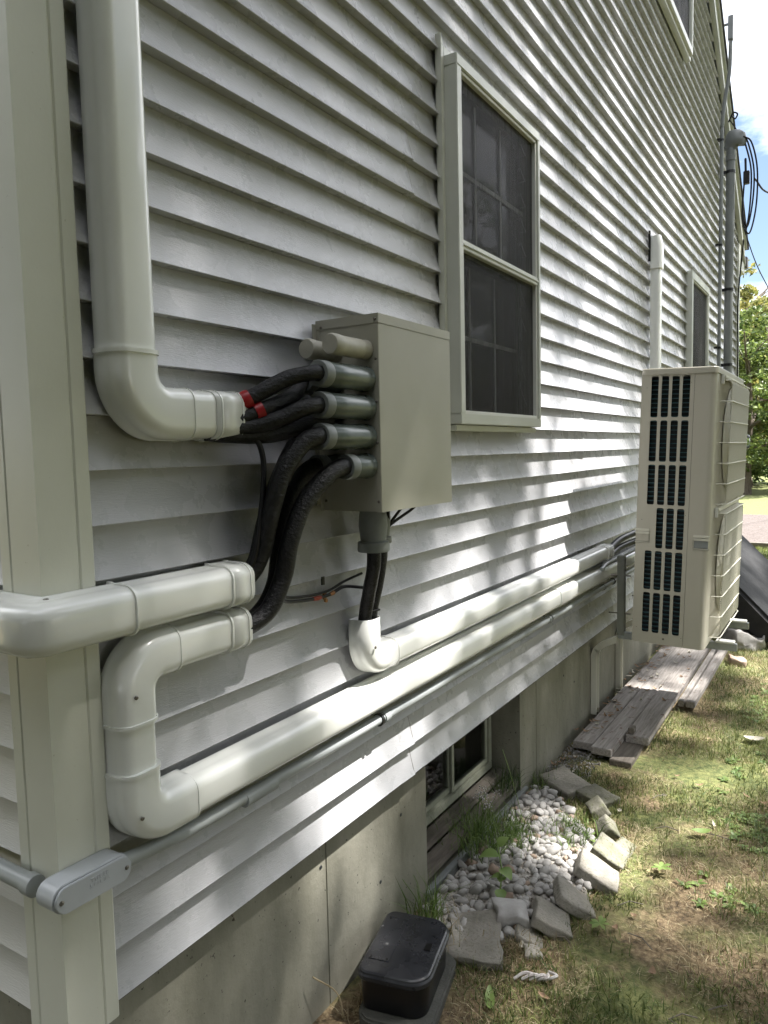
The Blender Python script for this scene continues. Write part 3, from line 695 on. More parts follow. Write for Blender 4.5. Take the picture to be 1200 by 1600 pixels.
# holes for stubs
rows = [1.288, 1.217, 1.147, 1.076, 1.004]
stub_tip = {}
for ci, x in enumerate((.150, .058)):
    for ri, z in enumerate(rows):
        yb = .79; L = (.195 if ci == 0 else .125) if ri < 4 else (.10 if ci == 0 else .09)
        if ri == 0:
            L = .145 if ci == 0 else .115
            m = MB(); m.lathe([(0, .025), (.014, .023), (.028, .020)], (x, yb, z), (0, -1, 0), 22); m.build('pipe_stub', 'cap_plastic', bx, smooth=True)
            m = MB(); m.lathe([(.026, .0235), (L*.75, .0235), (L*.8, .025), (L-.006, .025), (L, .022), (L+.001, .0)], (x, yb, z), (0, -1, 0), 24, cap=False); m.build('pipe_cap', 'cap_plastic', bx, smooth=True)
            continue
        # wrapped sleeve with puckered ends
        sl_ = MB(); n = 28; prof = [(0, .031), (.006, .0315), (.012, .0275), (.02, .0300), (.032, .0305), (L*.55, .030), (L-.036, .0285), (L-.03, .025)]
        if ri == 4: prof = [(0, .031), (.006, .0315), (.010, .0275), (.018, .0295), (.03, .029), (L-.034, .027), (L-.028, .025)]
        vs = []
        for i, (d, r) in enumerate(prof):
            for k in range(n):
                a = 2*math.pi*k/n
                pk = 1+.02*math.sin(a*9+ri)*(1 if i in (2, 3, len(prof)-2, len(prof)-1) else .15)+.015*noise.noise(Vector((math.cos(a)*2, math.sin(a)*2, d*20+ri+ci*5)))
                vs.append((x+math.cos(a)*r*pk, yb-d, z+math.sin(a)*r*pk))
        sl_.add(vs, [(i*n+k, i*n+(k+1) % n, (i+1)*n+(k+1) % n, (i+1)*n+k) for i in range(len(prof)-1) for k in range(n)])
        wrap = sl_.build('taped_sleeve', 'tape', bx, smooth=True, ang=60)
        m = MB(); m.lathe([(L-.030, .026), (L-.029, .0305), (L-.002, .0305), (L, .029), (L, .018), (L-.012, .016)], (x, yb, z), (0, -1, 0), 26, cap=False); m.build('collar', 'pvc_grey', bx, smooth=True, ang=40)
        m = MB(); m.lathe([(L-.013, .0175), (L-.0125, .001)], (x, yb, z), (0, -1, 0), 16, cap=False); m.build('collar_bore', 'black_rubber', bx)
        stub_tip[(ci, ri)] = Vector((x, yb-L, z))
# fittings under the box
for (x, y, r, zt, zl) in ((.098, .888, .036, .889, .775), (.060, .985, .026, .889, .785)):
    m = MB(); m.lathe([(0, r*.98), (.012, r*.98), (.013, r), (.045, r*1.08), (.085, r*.94), (.088, r*1.16), (zt-zl-.004, r*1.2), (zt-zl, r*1.15), (zt-zl, r*.8), (zt-zl-.02, r*.7)], (x, y, zt), (0, 0, -1), 24, cap=False)
    m.build('bottom_fitting', 'pvc_grey', bx, smooth=True, ang=40)
fixloc(bx)

# ================================================================== HOSES AND CABLES
def hose(name, label, pts, r, m='hose', cat='hose', group=None, n=14, k=8, tape=None, tapes=()):
    sp = spline(pts, k); o = MB(); rs = [r*(1+.05*noise.noise(Vector((p.x*30, p.y*30, p.z*30)))) for p in sp]
    o.tube(sp, rs, n); ob = o.build(name, m, None, smooth=True, ang=60)
    tag(ob, label, cat, group)
    for (a, b, mt) in tapes:
        i0, i1 = int(a*(len(sp)-1)), max(int(a*(len(sp)-1))+2, int(b*(len(sp)-1)))
        c = MB(); q = sp[i0:i1+1]; c.tube(q, [rs[i0+j]*1.13+.0006*((j*7) % 3) for j in range(len(q))], 14); c.build('tape_band', mt, ob, smooth=True)
    return ob
T = stub_tip
def into(v, d=.02): return v+Vector((0, d, 0))
hg = 'black insulated hoses joining the ducts to the metal box'
hose('insulated_hose', 'top black braided hose with red tape, entering the highest outer collar', [(.040, .36, 1.140), (.045, .43, 1.144), (.075, .475, 1.168), (.115, .53, 1.203), T[(0, 1)]-Vector((0, .015, 0.0)), into(T[(0, 1)])], .0175, tapes=[(.29, .36, 'red_tape')], group=hg)
hose('insulated_hose', 'black braided hose with red tape just below the topmost one', [(.045, .36, 1.115), (.056, .44, 1.118), (.088, .50, 1.142), (.100, .57, 1.170), (.075, .63, 1.20), T[(1, 1)]-Vector((0, .01, 0)), into(T[(1, 1)])], .0170, tapes=[(.25, .30, 'red_tape')], group=hg)
hose('insulated_hose', 'black hose from the upper duct mouth to the second outer collar', [(.035, .36, 1.10), (.06, .45, 1.098), (.105, .51, 1.115), (.14, .55, 1.138), T[(0, 2)]-Vector((0, .015, 0.001)), into(T[(0, 2)])], .0190, group=hg)
hose('insulated_hose', 'black hose nearest the wall between the upper duct mouth and the box', [(.02, .36, 1.10), (.03, .46, 1.095), (.045, .55, 1.110), (.056, .61, 1.138), T[(1, 2)]-Vector((0, .01, 0)), into(T[(1, 2)])], .018, group=hg)
hose('insulated_hose', 'thick black hose lying lowest in the upper duct mouth, by the second collars', [(.035, .36, 1.088), (.05, .45, 1.082), (.08, .52, 1.085), (.095, .60, 1.102), (.10, .70, 1.115)], .020, group=hg)
hose('insulated_hose', 'black hose arching down from the third outer collar into the corner duct', [into(T[(0, 3)]), T[(0, 3)]-Vector((0, .015, 0)), (.135, .550, 1.058), (.110, .510, .995), (.085, .492, .90), (.062, .486, .82), (.045, .455, .770), (.04, .38, .762)], .021, group=hg)
hose('insulated_hose', 'black hose behind, dropping from the inner third collar to the corner duct', [into(T[(1, 3)]), T[(1, 3)]-Vector((0, .015, 0)), (.062, .61, 1.05), (.056, .555, .97), (.045, .520, .88), (.035, .50, .80), (.030, .45, .757), (.03, .38, .755)], .021, group=hg)
hose('insulated_hose', 'black hose sweeping from the lowest outer collar down to the U-turn duct', [into(T[(0, 4)]), T[(0, 4)]-Vector((0, .015, 0)), (.142, .63, .985), (.118, .572, .925), (.098, .542, .84), (.080, .535, .76), (.062, .505, .69), (.045, .455, .662), (.04, .38, .660)], .0215, group=hg)
hose('insulated_hose', 'black hose from the lowest inner collar, nearest the wall above the U-turn duct', [into(T[(1, 4)]), T[(1, 4)]-Vector((0, .015, 0)), (.055, .645, .98), (.05, .60, .91), (.05, .565, .82), (.045, .55, .74), (.035, .515, .685), (.025, .455, .655), (.025, .38, .655)], .0215, group=hg)
hose('cable', 'thin black cable looping down from the upper duct mouth beside the hoses', [(.05, .38, 1.09), (.066, .462, 1.080), (.074, .487, 1.04), (.074, .487, .97), (.072, .470, .88), (.06, .455, .80), (.04, .41, .77)], .0065, 'cable', 'cable')
hose('cable', 'thin black cables strung along the siding between the hose bundle and the cup', [(.045, .57, .705), (.02, .62, .682), (.012, .72, .668), (.014, .80, .667), (.014, .865, .677), (.03, .93, .665)], .0045, 'cable', 'cable', tapes=[(.44, .5, 'red_mark'), (.62, .66, 'copper')])
hose('cable', 'second thin cable strung just above its neighbour behind the hanging hoses', [(.05, .56, .715), (.018, .63, .690), (.010, .72, .678), (.012, .80, .678), (.012, .865, .690), (.03, .93, .705)], .0035, 'cable', 'cable')
m = MB(); m.lathe([(0, .005), (.006, .005)], (.004, .792, .652), (1, 0, 0), 10); m.box((.0, .787, .655), (.006, .797, .672)); tag(m.build('cable_clip', 'copper'), 'small brass cable clip on the siding under the thin cables', 'clip')
m = MB(); m.box((.0, .782, .694), (.005, .792, .716)); tag(m.build('cable_clip', 'black_rubber'), 'small black clip on the siding above the thin cables', 'clip')
hose('insulated_hose', 'black hose hanging from the front fitting under the box into the cup', [(.098, .888, .83), (.095, .892, .74), (.065, .912, .66), (.038, .928, .58), (.034, .935, .52), (.034, .96, .47)], .019, group='hoses under the metal box')
hose('insulated_hose', 'black hose hanging from the rear fitting under the box into the cup', [(.060, .985, .83), (.060, .982, .75), (.05, .975, .67), (.036, .962, .59), (.034, .962, .52), (.034, .98, .47)], .019, group='hoses under the metal box')
for i, (y, x, lb) in enumerate(((1.00, .10, 'thin black wire under the box, nearest the rear fitting'), (1.045, .11, 'middle one of the thin black wires rising to the box underside'), (1.10, .12, 'thin black wire slanting farthest right up to the box underside'))):
    hose('cable', lb, [(x, y, .90), (x-.01, y-.02, .875), (.075, 1.00-.01*i, .82), (.06, .985, .76), (.048, .978, .66), (.036, .96, .57)], .0042, 'cable', 'cable', group='thin wires below the metal box')
m = MB(); m.tube([(.055, .966, .60), (.072, .950, .603), (.055, .930, .60), (.036, .905, .603)], .0025, 6); tag(m.build('cable_tie', 'cable'), 'black cable tie round the hoses just above the cup', 'cable tie')
# insulated lines leaving the far end of the upper long duct
hose('insulated_hose', 'glossy black line leaving the far end of the upper long duct towards the outdoor unit', [(.035, 3.30, .462), (.035, 3.42, .466), (.05, 3.60, .50), (.10, 3.85, .52), (.2, 4.0, .52)], .019, 'black_rubber', group='lines at the end of the long duct')
hose('insulated_hose', 'lower glossy black line leaving the same duct end beside the outdoor unit', [(.03, 3.30, .432), (.035, 3.42, .43), (.05, 3.60, .455), (.10, 3.85, .47), (.2, 4.0, .47)], .018, 'black_rubber', group='lines at the end of the long duct')
m = MB(); m.tube(spline([(.06, 3.16, .385), (.055, 3.28, .40), (.05, 3.5, .40), (.09, 3.8, .42)], 6), .011, 10); tag(m.build('electrical_conduit', 'conduit', smooth=True), 'short grey flexible conduit under the far duct end', 'conduit')

# ================================================================== CONDENSER
AW, AL, AH = .335, .975, 1.345
ac = thing('outdoor_unit', 'tall beige two fan outdoor unit held off the wall on brackets', 'outdoor unit', (.257, 3.0, .062), (0, .0333, 0))
# end panel with slots; faces -Y
def slot(u0, u1, w0, w1):
    r = .008; cx, cy = (u0+u1)/2, (w0+w1)/2; return [(cx+a, cy+b) for a, b in rrect(u1-u0, w1-w0, r, 3)]
slots = []
for rI, (a, b) in enumerate(((.036, .232), (.247, .445), (.460, .655), (.670, .868), (.882, 1.075), (1.090, 1.290))):
    for k in range(4):
        if rI == 3 and k == 0: continue
        u = .046+.0475*k; slots.append(slot(u, u+.033, AH-b, AH-a))
p = plate([(0.004, 0.0), (.240, 0.0), (.240, AH-.026), (.004, AH-.026)], slots, .004, lambda u, v, d: (u, d, v)); p.build('end_panel', 'ac_metal', ac, bevel=0)
m = MB(); m.box((0, .02, 0), (.004, AL, AH-.026)).box((0, 0, -.0), (.0042, .02, AH-.026)); m.build('rear_panel', 'ac_metal', ac)
# corner cover with rounded front edge
pf = [(.2415, 0)]+[(AW-.028+.028*math.sin(R(t)), .028-.028*math.cos(R(t))) for t in range(0, 91, 15)]+[(AW, .12), (AW-.003, .12), (AW-.003, .03), (.2415, .004)]
m = MB(); n = len(pf); vs = [(x, y, z) for z in (0.0, AH-.026) for x, y in pf]; m.add(vs, [(j, (j+1) % n, n+(j+1) % n, n+j) for j in range(n)]+[tuple(range(n))[::-1], tuple(n+j for j in range(n))])
m.build('corner_cover', 'ac_metal', ac, smooth=True, ang=40)
# lid
m = MB(); lid = [(x, y) for x, y in [(AW/2+a+.001, AL/2+b) for a, b in rrect(AW+.010, AL+.010, .03, 5)]]
n = len(lid); vs = [(x, y, AH-.028) for x, y in lid]+[(x, y, AH-.003) for x, y in lid]+[(AW/2+(x-AW/2)*.985, AL/2+(y-AL/2)*.995, AH+.001) for x, y in lid]
m.add(vs, [(j, (j+1) % n, n+(j+1) % n, n+j) for j in range(n)]+[(n+j, n+(j+1) % n, 2*n+(j+1) % n, 2*n+j) for j in range(n)]+[tuple(range(n))[::-1], tuple(2*n+j for j in range(n))])
m.build('lid', 'ac_metal', ac, smooth=True, ang=30)
# coil behind the slots
cl = MB(); cl.box((.012, .030, .02), (.236, .034, AH-.04)); cl.build('coil_backing', 'dark_slot', ac)
cf = MB()
z = .04
while z < AH-.05:
    cf.box((.04, .012, z), (.236, .028, z+.004)); z += .0215
cf.build('coil_fins', 'fin', ac)
# front panel with two fan openings
circ = lambda cy, cz, r: [(cy+r*math.cos(2*math.pi*i/40), cz+r*math.sin(2*math.pi*i/40)) for i in range(40)]
fanc = [(.50, 1.01), (.50, .37)]
p = plate([(.12, 0), (AL, 0), (AL, AH-.028), (.12, AH-.028)], [circ(c[0], c[1], .235) for c in fanc], .003, lambda u, v, d: (AW-.003+d, u, v)); p.build('front_panel', 'ac_metal', ac)
MB().box((.06, AL-.004, 0), (AW-.003, AL, AH-.028)).box((.0, .02, .0), (AW-.005, AL-.005, .006)).build('far_panel', 'ac_metal', ac)
MB().box((.15, .05, .01), (.16, AL-.05, AH-.04)).build('inner_baffle', 'dark_slot', ac)
for cy, cz in fanc:
    fan = MB().lathe([(0, .06), (.05, .06), (.065, .04)], (AW-.10, cy, cz), (1, 0, 0), 20).build('fan', 'dark_slot', ac, smooth=True)
    for k in range(3):
        b = MB(); vs = []
        for i in range(7):
            t = i/6; r = .055+.16*t
            for j in range(5):
                a = R(120*k-35+70*j/4+20*t); vs.append((AW-.09+.05*(j/4-.5)+.02*t, cy+r*math.cos(a), cz+r*math.sin(a)))
        b.add(vs, [(i*5+j, i*5+j+1, (i+1)*5+j+1, (i+1)*5+j) for i in range(6) for j in range(4)]); b.build('fan_blade', 'pvc_grey', fan, smooth=True)
    b = MB()
    rr = [(AW-.08, .222), (AW-.03, .224), (AW, .236), (AW+.004, .245)]
    vs = [(x, cy+r*math.cos(2*math.pi*i/40), cz+r*math.sin(2*math.pi*i/40)) for x, r in rr for i in range(40)]
    b.add(vs, [(q*40+i, q*40+(i+1) % 40, (q+1)*40+(i+1) % 40, (q+1)*40+i) for q in range(3) for i in range(40)]); b.build('fan_shroud', 'ac_metal', ac, smooth=True)
for gi, (cy, cz) in enumerate(fanc):
    g_ = MB(); r = .03
    while r < .263:
        g_.lathe([(0, r-.0024), (.002, r-.0028), (.004, r), (.002, r+.0028), (0, r+.0024)], (AW+.006, cy, cz), (1, 0, 0), 44, cap=False); r += .0115
    for k in range(8): g_.tube([(AW+.006, cy+.02*math.cos(k*math.pi/4), cz+.02*math.sin(k*math.pi/4)), (AW+.006, cy+.245*math.cos(k*math.pi/4), cz+.245*math.sin(k*math.pi/4))], .003, 6)
    g_.build('ring_guard', 'ac_trim', ac)
# wire guards
for gi, (za, zb_) in enumerate(((.695, AH-.055), (.035, .650))):
    ya, yb = .16, .86; XO = AW+.050
    gd = MB()
    def wire(P, r): gd.tube(P, r, 6)
    for k in range(7):
        z = za+(zb_-za)*k/6
        wire([(AW+.002, ya-.02, z), (XO-.008, ya-.006, z), (XO, ya+.015, z), (XO, yb-.015, z), (XO-.008, yb+.006, z), (AW+.002, yb+.02, z)], .0028)
    y = ya+.012
    while y < yb:
        wire([(AW+.004, y, za-.01), (XO-.010, y, za+.004), (XO-.003, y, za+.02), (XO-.003, y, zb_-.02), (XO-.010, y, zb_-.004), (AW+.004, y, zb_+.01)], .0021); y += .0105
    gd.build('fan_guard', 'ac_trim', ac, smooth=True)
    MB().box((AW+.001, ya-.03, zb_+.008), (AW+.022, yb+.03, zb_+.026)).build('guard_rail', 'ac_trim', ac, bevel=.004)
    MB().box((AW+.001, ya-.035, zb_-.02), (AW+.016, ya-.012, zb_+.028)).build('guard_clip', 'white_metal', ac, bevel=.003)
MB().box((AW+.001, .87, .02), (AW+.012, AL-.01, AH-.06)).build('service_cover', 'ac_metal', ac, bevel=.003)
MB().box((AW+.0125, .89, 1.02), (AW+.0132, .955, 1.18)).build('warning_label', 'red_mark', ac)
# handles
for (u0, u1, zt_) in ((-.004, .066, AH-.775), (.266, AW+.004, AH-.790)):
    h = MB(); h.box((u0, -.006, zt_-.012), (u1, .002, zt_)).box((u0, -.006, zt_-.026), (u1, .002, zt_-.016)).box((u0, -.003, zt_-.070), (u1, .001, zt_-.062)).box((u1-.006 if u0 < 0 else u0, -.003, zt_-.062), (u1 if u0 < 0 else u0+.006, .001, zt_-.026))
    hh = h.build('handle', 'ac_trim', ac, bevel=.002)
    MB().box((u0+.004, -.0012, zt_-.061), (u1-.006, .0008, zt_-.027)).build('handle_recess', 'pvc_grey' if u0 > 0 else 'ac_metal', hh)
for u, z in ((.026, AH-.09), (.226, AH-.07), (.026, AH-.73), (.226, AH-.70), (.02, .075), (.232, .045)): screw(ac, (u, 0, z), (0, -1, 0), .0022, .001)
m = MB().lathe([(0, .005), (.002, .005)], (.15, 0, .03), (0, -1, 0), 8); m.build('drain_knob', 'screw', ac)

# wall brackets ------------------------------------------------------------
def bracket(y, leg_z, label):
    b = thing('wall_bracket', label, 'bracket', (0, y, 0), group='brackets carrying the outdoor unit')
    P = MB()   # post: U channel
    P.box((.100, y-.018, .0), (.104, y+.018, .425)).box((.104, y-.018, .0), (.138, y-.015, .425)).box((.104, y+.015, .0), (.138, y+.018, .425))
    P.build('post', 'bracket_paint', b); MB().box((.098, y-.020, .420), (.140, y+.020, .440)).build('post_cap', 'bracket_paint', b, bevel=.004)
    A = MB(); A.box((.104, y-.014, -.020), (.70, y+.014, .018)); A.build('arm', 'galv', b, bevel=.002)
    MB().box((.60, y-.028, .019), (.69, y+.028, .030)).build('foot_pad', 'white_metal', b, bevel=.003)
    L = MB(); q = [(.098, -.01), (.04, -.035), (.0, -.06), (-.030, -.09), (-.0425, -.13), (-.0425, leg_z)]
    for (d0, d1, e0, e1) in ((-.028, .028, 0, .004), (-.028, -.024, .004, .034)):
        pass
    for i in range(len(q)-1):
        (xa, za), (xb, zb_) = q[i], q[i+1]; dx, dz = xb-xa, zb_-za; l = math.hypot(dx, dz); nx, nz = -dz/l, dx/l
        if nx < 0: nx, nz = -nx, -nz
        for (h0, h1, w0, w1) in ((0, .004, -.026, .026), (.004, .032, .022, .026), (.004, .032, -.026, -.022)):
            c = [(xa+nx*h0, za+nz*h0), (xb+nx*h0, zb_+nz*h0), (xb+nx*h1, zb_+nz*h1), (xa+nx*h1, za+nz*h1)]
            vs = [(x, y+w0, z) for x, z in c]+[(x, y+w1, z) for x, z in c]
            L.add(vs, [(0, 1, 2, 3), (4, 7, 6, 5), (0, 4, 5, 1), (1, 5, 6, 2), (2, 6, 7, 3), (3, 7, 4, 0)])
    L.build('leg', 'ac_trim', b)
    for z in (-.2, -.28, -.36, -.43):
        if z > leg_z+.02: MB().lathe([(0, .008), (.004, .008), (.006, .005)], (-.0385, y, z), (1, 0, 0), 6).build('bolt', 'screw', b)
    for z in (.33, .12): MB().tube([(.05, y-.001, z), (.17, y-.001, z)], .004, 6).build('bolt', 'screw', b)
    fixloc(b); return b
bracket(3.34, -.47, 'grey steel bracket with bolted leg, nearer of the two under the outdoor unit')
bracket(3.86, -.50, 'grey steel bracket farther along the wall behind the outdoor unit')

# ================================================================== SERVICE MAST, METER, WIRES
ms = thing('service_mast', 'thick grey electric service mast with a hooded head strapped to the wall', 'service mast', (.1, 7.6, -.5))
MB().tube([(.085, 7.6, 1.25), (.085, 7.6, 3.96)], .041, 18).build('mast_pipe', 'mast_grey', ms, smooth=True)
MB().lathe([(0, .044), (.002, .048), (.05, .048), (.052, .043)], (.085, 7.6, 3.84), (0, 0, 1), 18).build('coupling', 'mast_grey', ms, smooth=True)
m = MB(); n = 18
# hooded dome that overhangs on the yard side
for (dz0, dz1) in ((0, 1),):
    vs = []; secs = [(3.955, .048, 0), (3.985, .056, .005), (4.0, .075, .035), (4.04, .082, .045), (4.085, .072, .04), (4.12, .050, .03), (4.135, .02, .025)]
    for z, r, ox in secs:
        for k in range(n):
            a = 2*math.pi*k/n; vs.append((.085+ox+r*1.25*math.cos(a), 7.6+r*.8*math.sin(a), z-(.035*max(0, math.cos(a)) if z < 4.05 and z > 3.99 else 0)))
    m.add(vs, [(i*n+k, i*n+(k+1) % n, (i+1)*n+(k+1) % n, (i+1)*n+k) for i in range(len(secs)-1) for k in range(n)]+[tuple(range(n))[::-1], tuple((len(secs)-1)*n+k for k in range(n))])
m.build('weatherhead', 'mast_grey', ms, smooth=True, ang=60)
for z in (3.72, 2.57, 1.82): MB().lathe([(0, .045), (.028, .045)], (.085, 7.6, z), (0, 0, 1), 18).box((-.01, 7.57, z), (.05, 7.63, z+.028)).build('strap', 'black_rubber', ms)
fixloc(ms)
mt = thing('electric_meter', 'electric meter with a clear glass dome on the far wall', 'electric meter', (.1, 7.6, 1.05))
MB().box((.0, 7.48, .82), (.17, 7.72, 1.27)).build('meter_box', 'conduit', mt, bevel=.008)
MB().lathe([(0, .085), (.02, .085), (.021, .08)], (.17, 7.6, 1.05), (1, 0, 0), 24).build('meter_ring', 'galv', mt, smooth=True)
MB().lathe([(.0, .078), (.09, .074), (.11, .06), (.115, .0)], (.191, 7.6, 1.05), (1, 0, 0), 24, cap=False).build('glass_dome', 'meter_glass', mt, smooth=True)
MB().box((.192, 7.55, 1.0), (.26, 7.65, 1.10)).build('register', 'white_metal', mt, bevel=.006)
fixloc(mt)
sc_ = thing('service_conduit', 'thin grey conduit beside the service mast bending out past the roof edge', 'conduit', (.03, 7.4, 1.2))
m = MB(); m.tube([(.03, 7.4, .6)]+spline([(.03, 7.4, 2.0), (.03, 7.4, 3.9), (.03, 7.4, 4.12), (.05, 7.4, 4.35), (.085, 7.4, 4.58), (.094, 7.4, 4.75), (.094, 7.4, 4.95)], 6), .018, 12); m.build('pipe', 'mast_grey', sc_, smooth=True)
m = MB(); m.box((.072, 7.37, 4.90), (.116, 7.43, 5.12)).box((-.05, 7.38, 5.04), (.08, 7.40, 5.06)); m.build('junction_head', 'mast_grey', sc_, bevel=.004)
for z in (3.98, 2.98, 1.98): MB().lathe([(0, .021), (.02, .021)], (.03, 7.4, z), (0, 0, 1), 12).box((-.012, 7.36, z), (.02, 7.40, z+.02)).build('strap', 'black_rubber', sc_)
MB().lathe([(0, .021), (.06, .021)], (.03, 7.4, 1.66), (0, 0, 1), 12).build('coupling', 'galv', sc_, smooth=True)
fixloc(sc_)
# cable bundle at the mast head
for i, (dx, dz, lb) in enumerate(((0, 0, 'black service wire making the outermost loop at the mast head'), (-.03, .07, 'black service wire forming the middle loop at the mast head'), (-.055, .03, 'black service wire in the tightest loop at the mast head'))):
    hose('service_wire', lb, [(.20, 7.56, 4.04), (.27+dx, 7.6, 3.98), (.315+dx, 7.7, 3.75), (.305+dx, 7.75, 3.4+dz), (.25+dx*.6, 7.72, 3.14+dz), (.19, 7.68, 3.28+dz), (.20, 7.68, 3.6), (.215, 7.68, 3.8)], .008, 'cable', 'wire', group='looped wires at the mast head')
hose('service_wire', 'twisted overhead line running away from the mast loops to the upper right', [(.29, 7.7, 3.66), (.42, 8.2, 3.62), (.9, 10, 4.0), (3, 16, 6.0), (9, 30, 9)], .009, 'cable', 'wire')
hose('service_wire', 'thin guy line slanting down to the right behind the looped wires', [(.20, 7.62, 3.2), (.35, 8.4, 2.75), (.8, 10.5, 2.0), (2.0, 14, 1.4)], .005, 'cable', 'wire')
hose('service_wire', 'thin black cable hanging down the far corner of the house', [(.1, 8.6, 3.3), (.02, 8.88, 2.7), (.025, 8.9, 2.1), (.02, 8.92, 1.7), (.03, 8.9, 1.2)], .008, 'cable', 'wire')
m = MB(); m.box((.20, 7.6, 3.60), (.255, 7.66, 3.72)).tube([(.22, 7.63, 3.70), (.215, 7.63, 3.85)], .012, 8); tag(m.build('wire_splice', 'cable', bevel=.006), 'black splice connector among the looped wires', 'connector')
m = MB(); m.tube(spline([(.06, 7.6, 4.22), (.10, 7.6, 4.30), (.14, 7.6, 4.28), (.12, 7.6, 4.24), (.09, 7.6, 4.27)], 5), .008, 8); m.tube([(.07, 7.6, 4.24), (.14, 7.6, 4.12)], .006, 6)
tag(m.build('insulator_hook', 'cable'), 'small dark wire hook above the mast head', 'hook')

# ================================================================== GROUND OBJECTS
def gz(x, y): return GZ+gheight(x, y)
# bait station on paver
pv = MB(); M = Matrix.Translation((.128, .975, GZ)) @ Matrix.Rotation(R(13), 4, 'Z')
q = rrect(.215, .335, .05, 5); n = len(q)
pv.add([M @ Vector((x, y, z)) for z in (-.02, .032) for x, y in q], [(j, (j+1) % n, n+(j+1) % n, n+j) for j in range(n)]+[tuple(range(n))[::-1], tuple(n+j for j in range(n))])
tag(pv.build('paver', 'paver_dark', bevel=.006), 'dark concrete paver with rounded corners beneath the black box', 'paver')
bt = thing('bait_station', 'black lidded plastic box with rounded corners on a paver by the foundation', 'bait station', (.120, .975, GZ+.033), (0, 0, R(13)))
bt.scale = (1.07, 1.04, 1.12)
def dshape(w, l, r1, r2):
    out = []
    for cx, cy, a, r in ((w/2-r1, l/2-r1, 0, r1), (-w/2+r2, l/2-r2, 90, r2), (-w/2+r2, -l/2+r2, 180, r2), (w/2-r1, -l/2+r1, 270, r1)):
        for i in range(9): out.append((cx+r*math.cos(R(a+90*i/8)), cy+r*math.sin(R(a+90*i/8))))
    return out
def layers(mb, defs, w, l, r1, r2):
    vs = []; n = None
    for z, g_ in defs:
        q = dshape(w+g_*2, l+g_*2, r1+g_, r2+g_); n = len(q); vs += [(x, y, z) for x, y in q]
    k = len(defs); mb.add(vs, [(i*n+j, i*n+(j+1) % n, (i+1)*n+(j+1) % n, (i+1)*n+j) for i in range(k-1) for j in range(n)]+[tuple(range(n))[::-1], tuple((k-1)*n+j for j in range(n))])
b = MB(); layers(b, [(0, -.012), (.004, -.010), (.078, -.006)], .19, .275, .055, .03); b.build('base', 'black_side', bt, smooth=True, ang=40)
b = MB(); layers(b, [(.079, -.001), (.083, .002), (.092, .002), (.096, -.002), (.100, -.003), (.103, -.007), (.104, -.012)], .19, .275, .055, .03); b.build('lid', 'black_plastic', bt, smooth=True, ang=25)
MB().box((-.078, -.085, .1042), (-.022, .10, .1058)).build('lid_plate', 'black_plastic', bt, bevel=.0006)
MB().box((.052, -.012, .1042), (.070, .018, .1065)).build('key_slot', 'black_side', bt, bevel=.0008)
for x, y in ((-.072, -.078), (-.028, -.078), (-.072, .093), (-.028, .093)): MB().lathe([(.1058, .0035), (.1068, .003)], (x, y, 0), (0, 0, 1), 8).build('screw', 'black_side', bt)

# edging pavers
def slab(name, m, c, size, rot, label, cat='edging stone', group=None, chip=.005, seed=0):
    bm = bmesh.new(); bmesh.ops.create_cube(bm, size=1)
    bmesh.ops.scale(bm, vec=size, verts=bm.verts)
    bmesh.ops.bevel(bm, geom=bm.edges[:], offset=.004, segments=1, affect='EDGES')
    bmesh.ops.subdivide_edges(bm, edges=[e for e in bm.edges if e.calc_length() > .03], cuts=5, use_grid_fill=True)
    for v in bm.verts:
        d = noise.noise_vector(v.co*14+Vector((seed*3.1, 0, 0))); v.co += d*chip*1.2
        d = noise.noise_vector(v.co*45+Vector((seed, 5, 0))); v.co += d*chip*.3
    me = bpy.data.meshes.new(name); bm.to_mesh(me); bm.free(); me.materials.append(MAT[m]); me.shade_smooth()
    o = bpy.data.objects.new(name, me); COL.objects.link(o); o.location = c; o.rotation_euler = [R(a) for a in rot]
    return tag(o, label, cat, group)
eg = 'concrete edging stones round the window well'
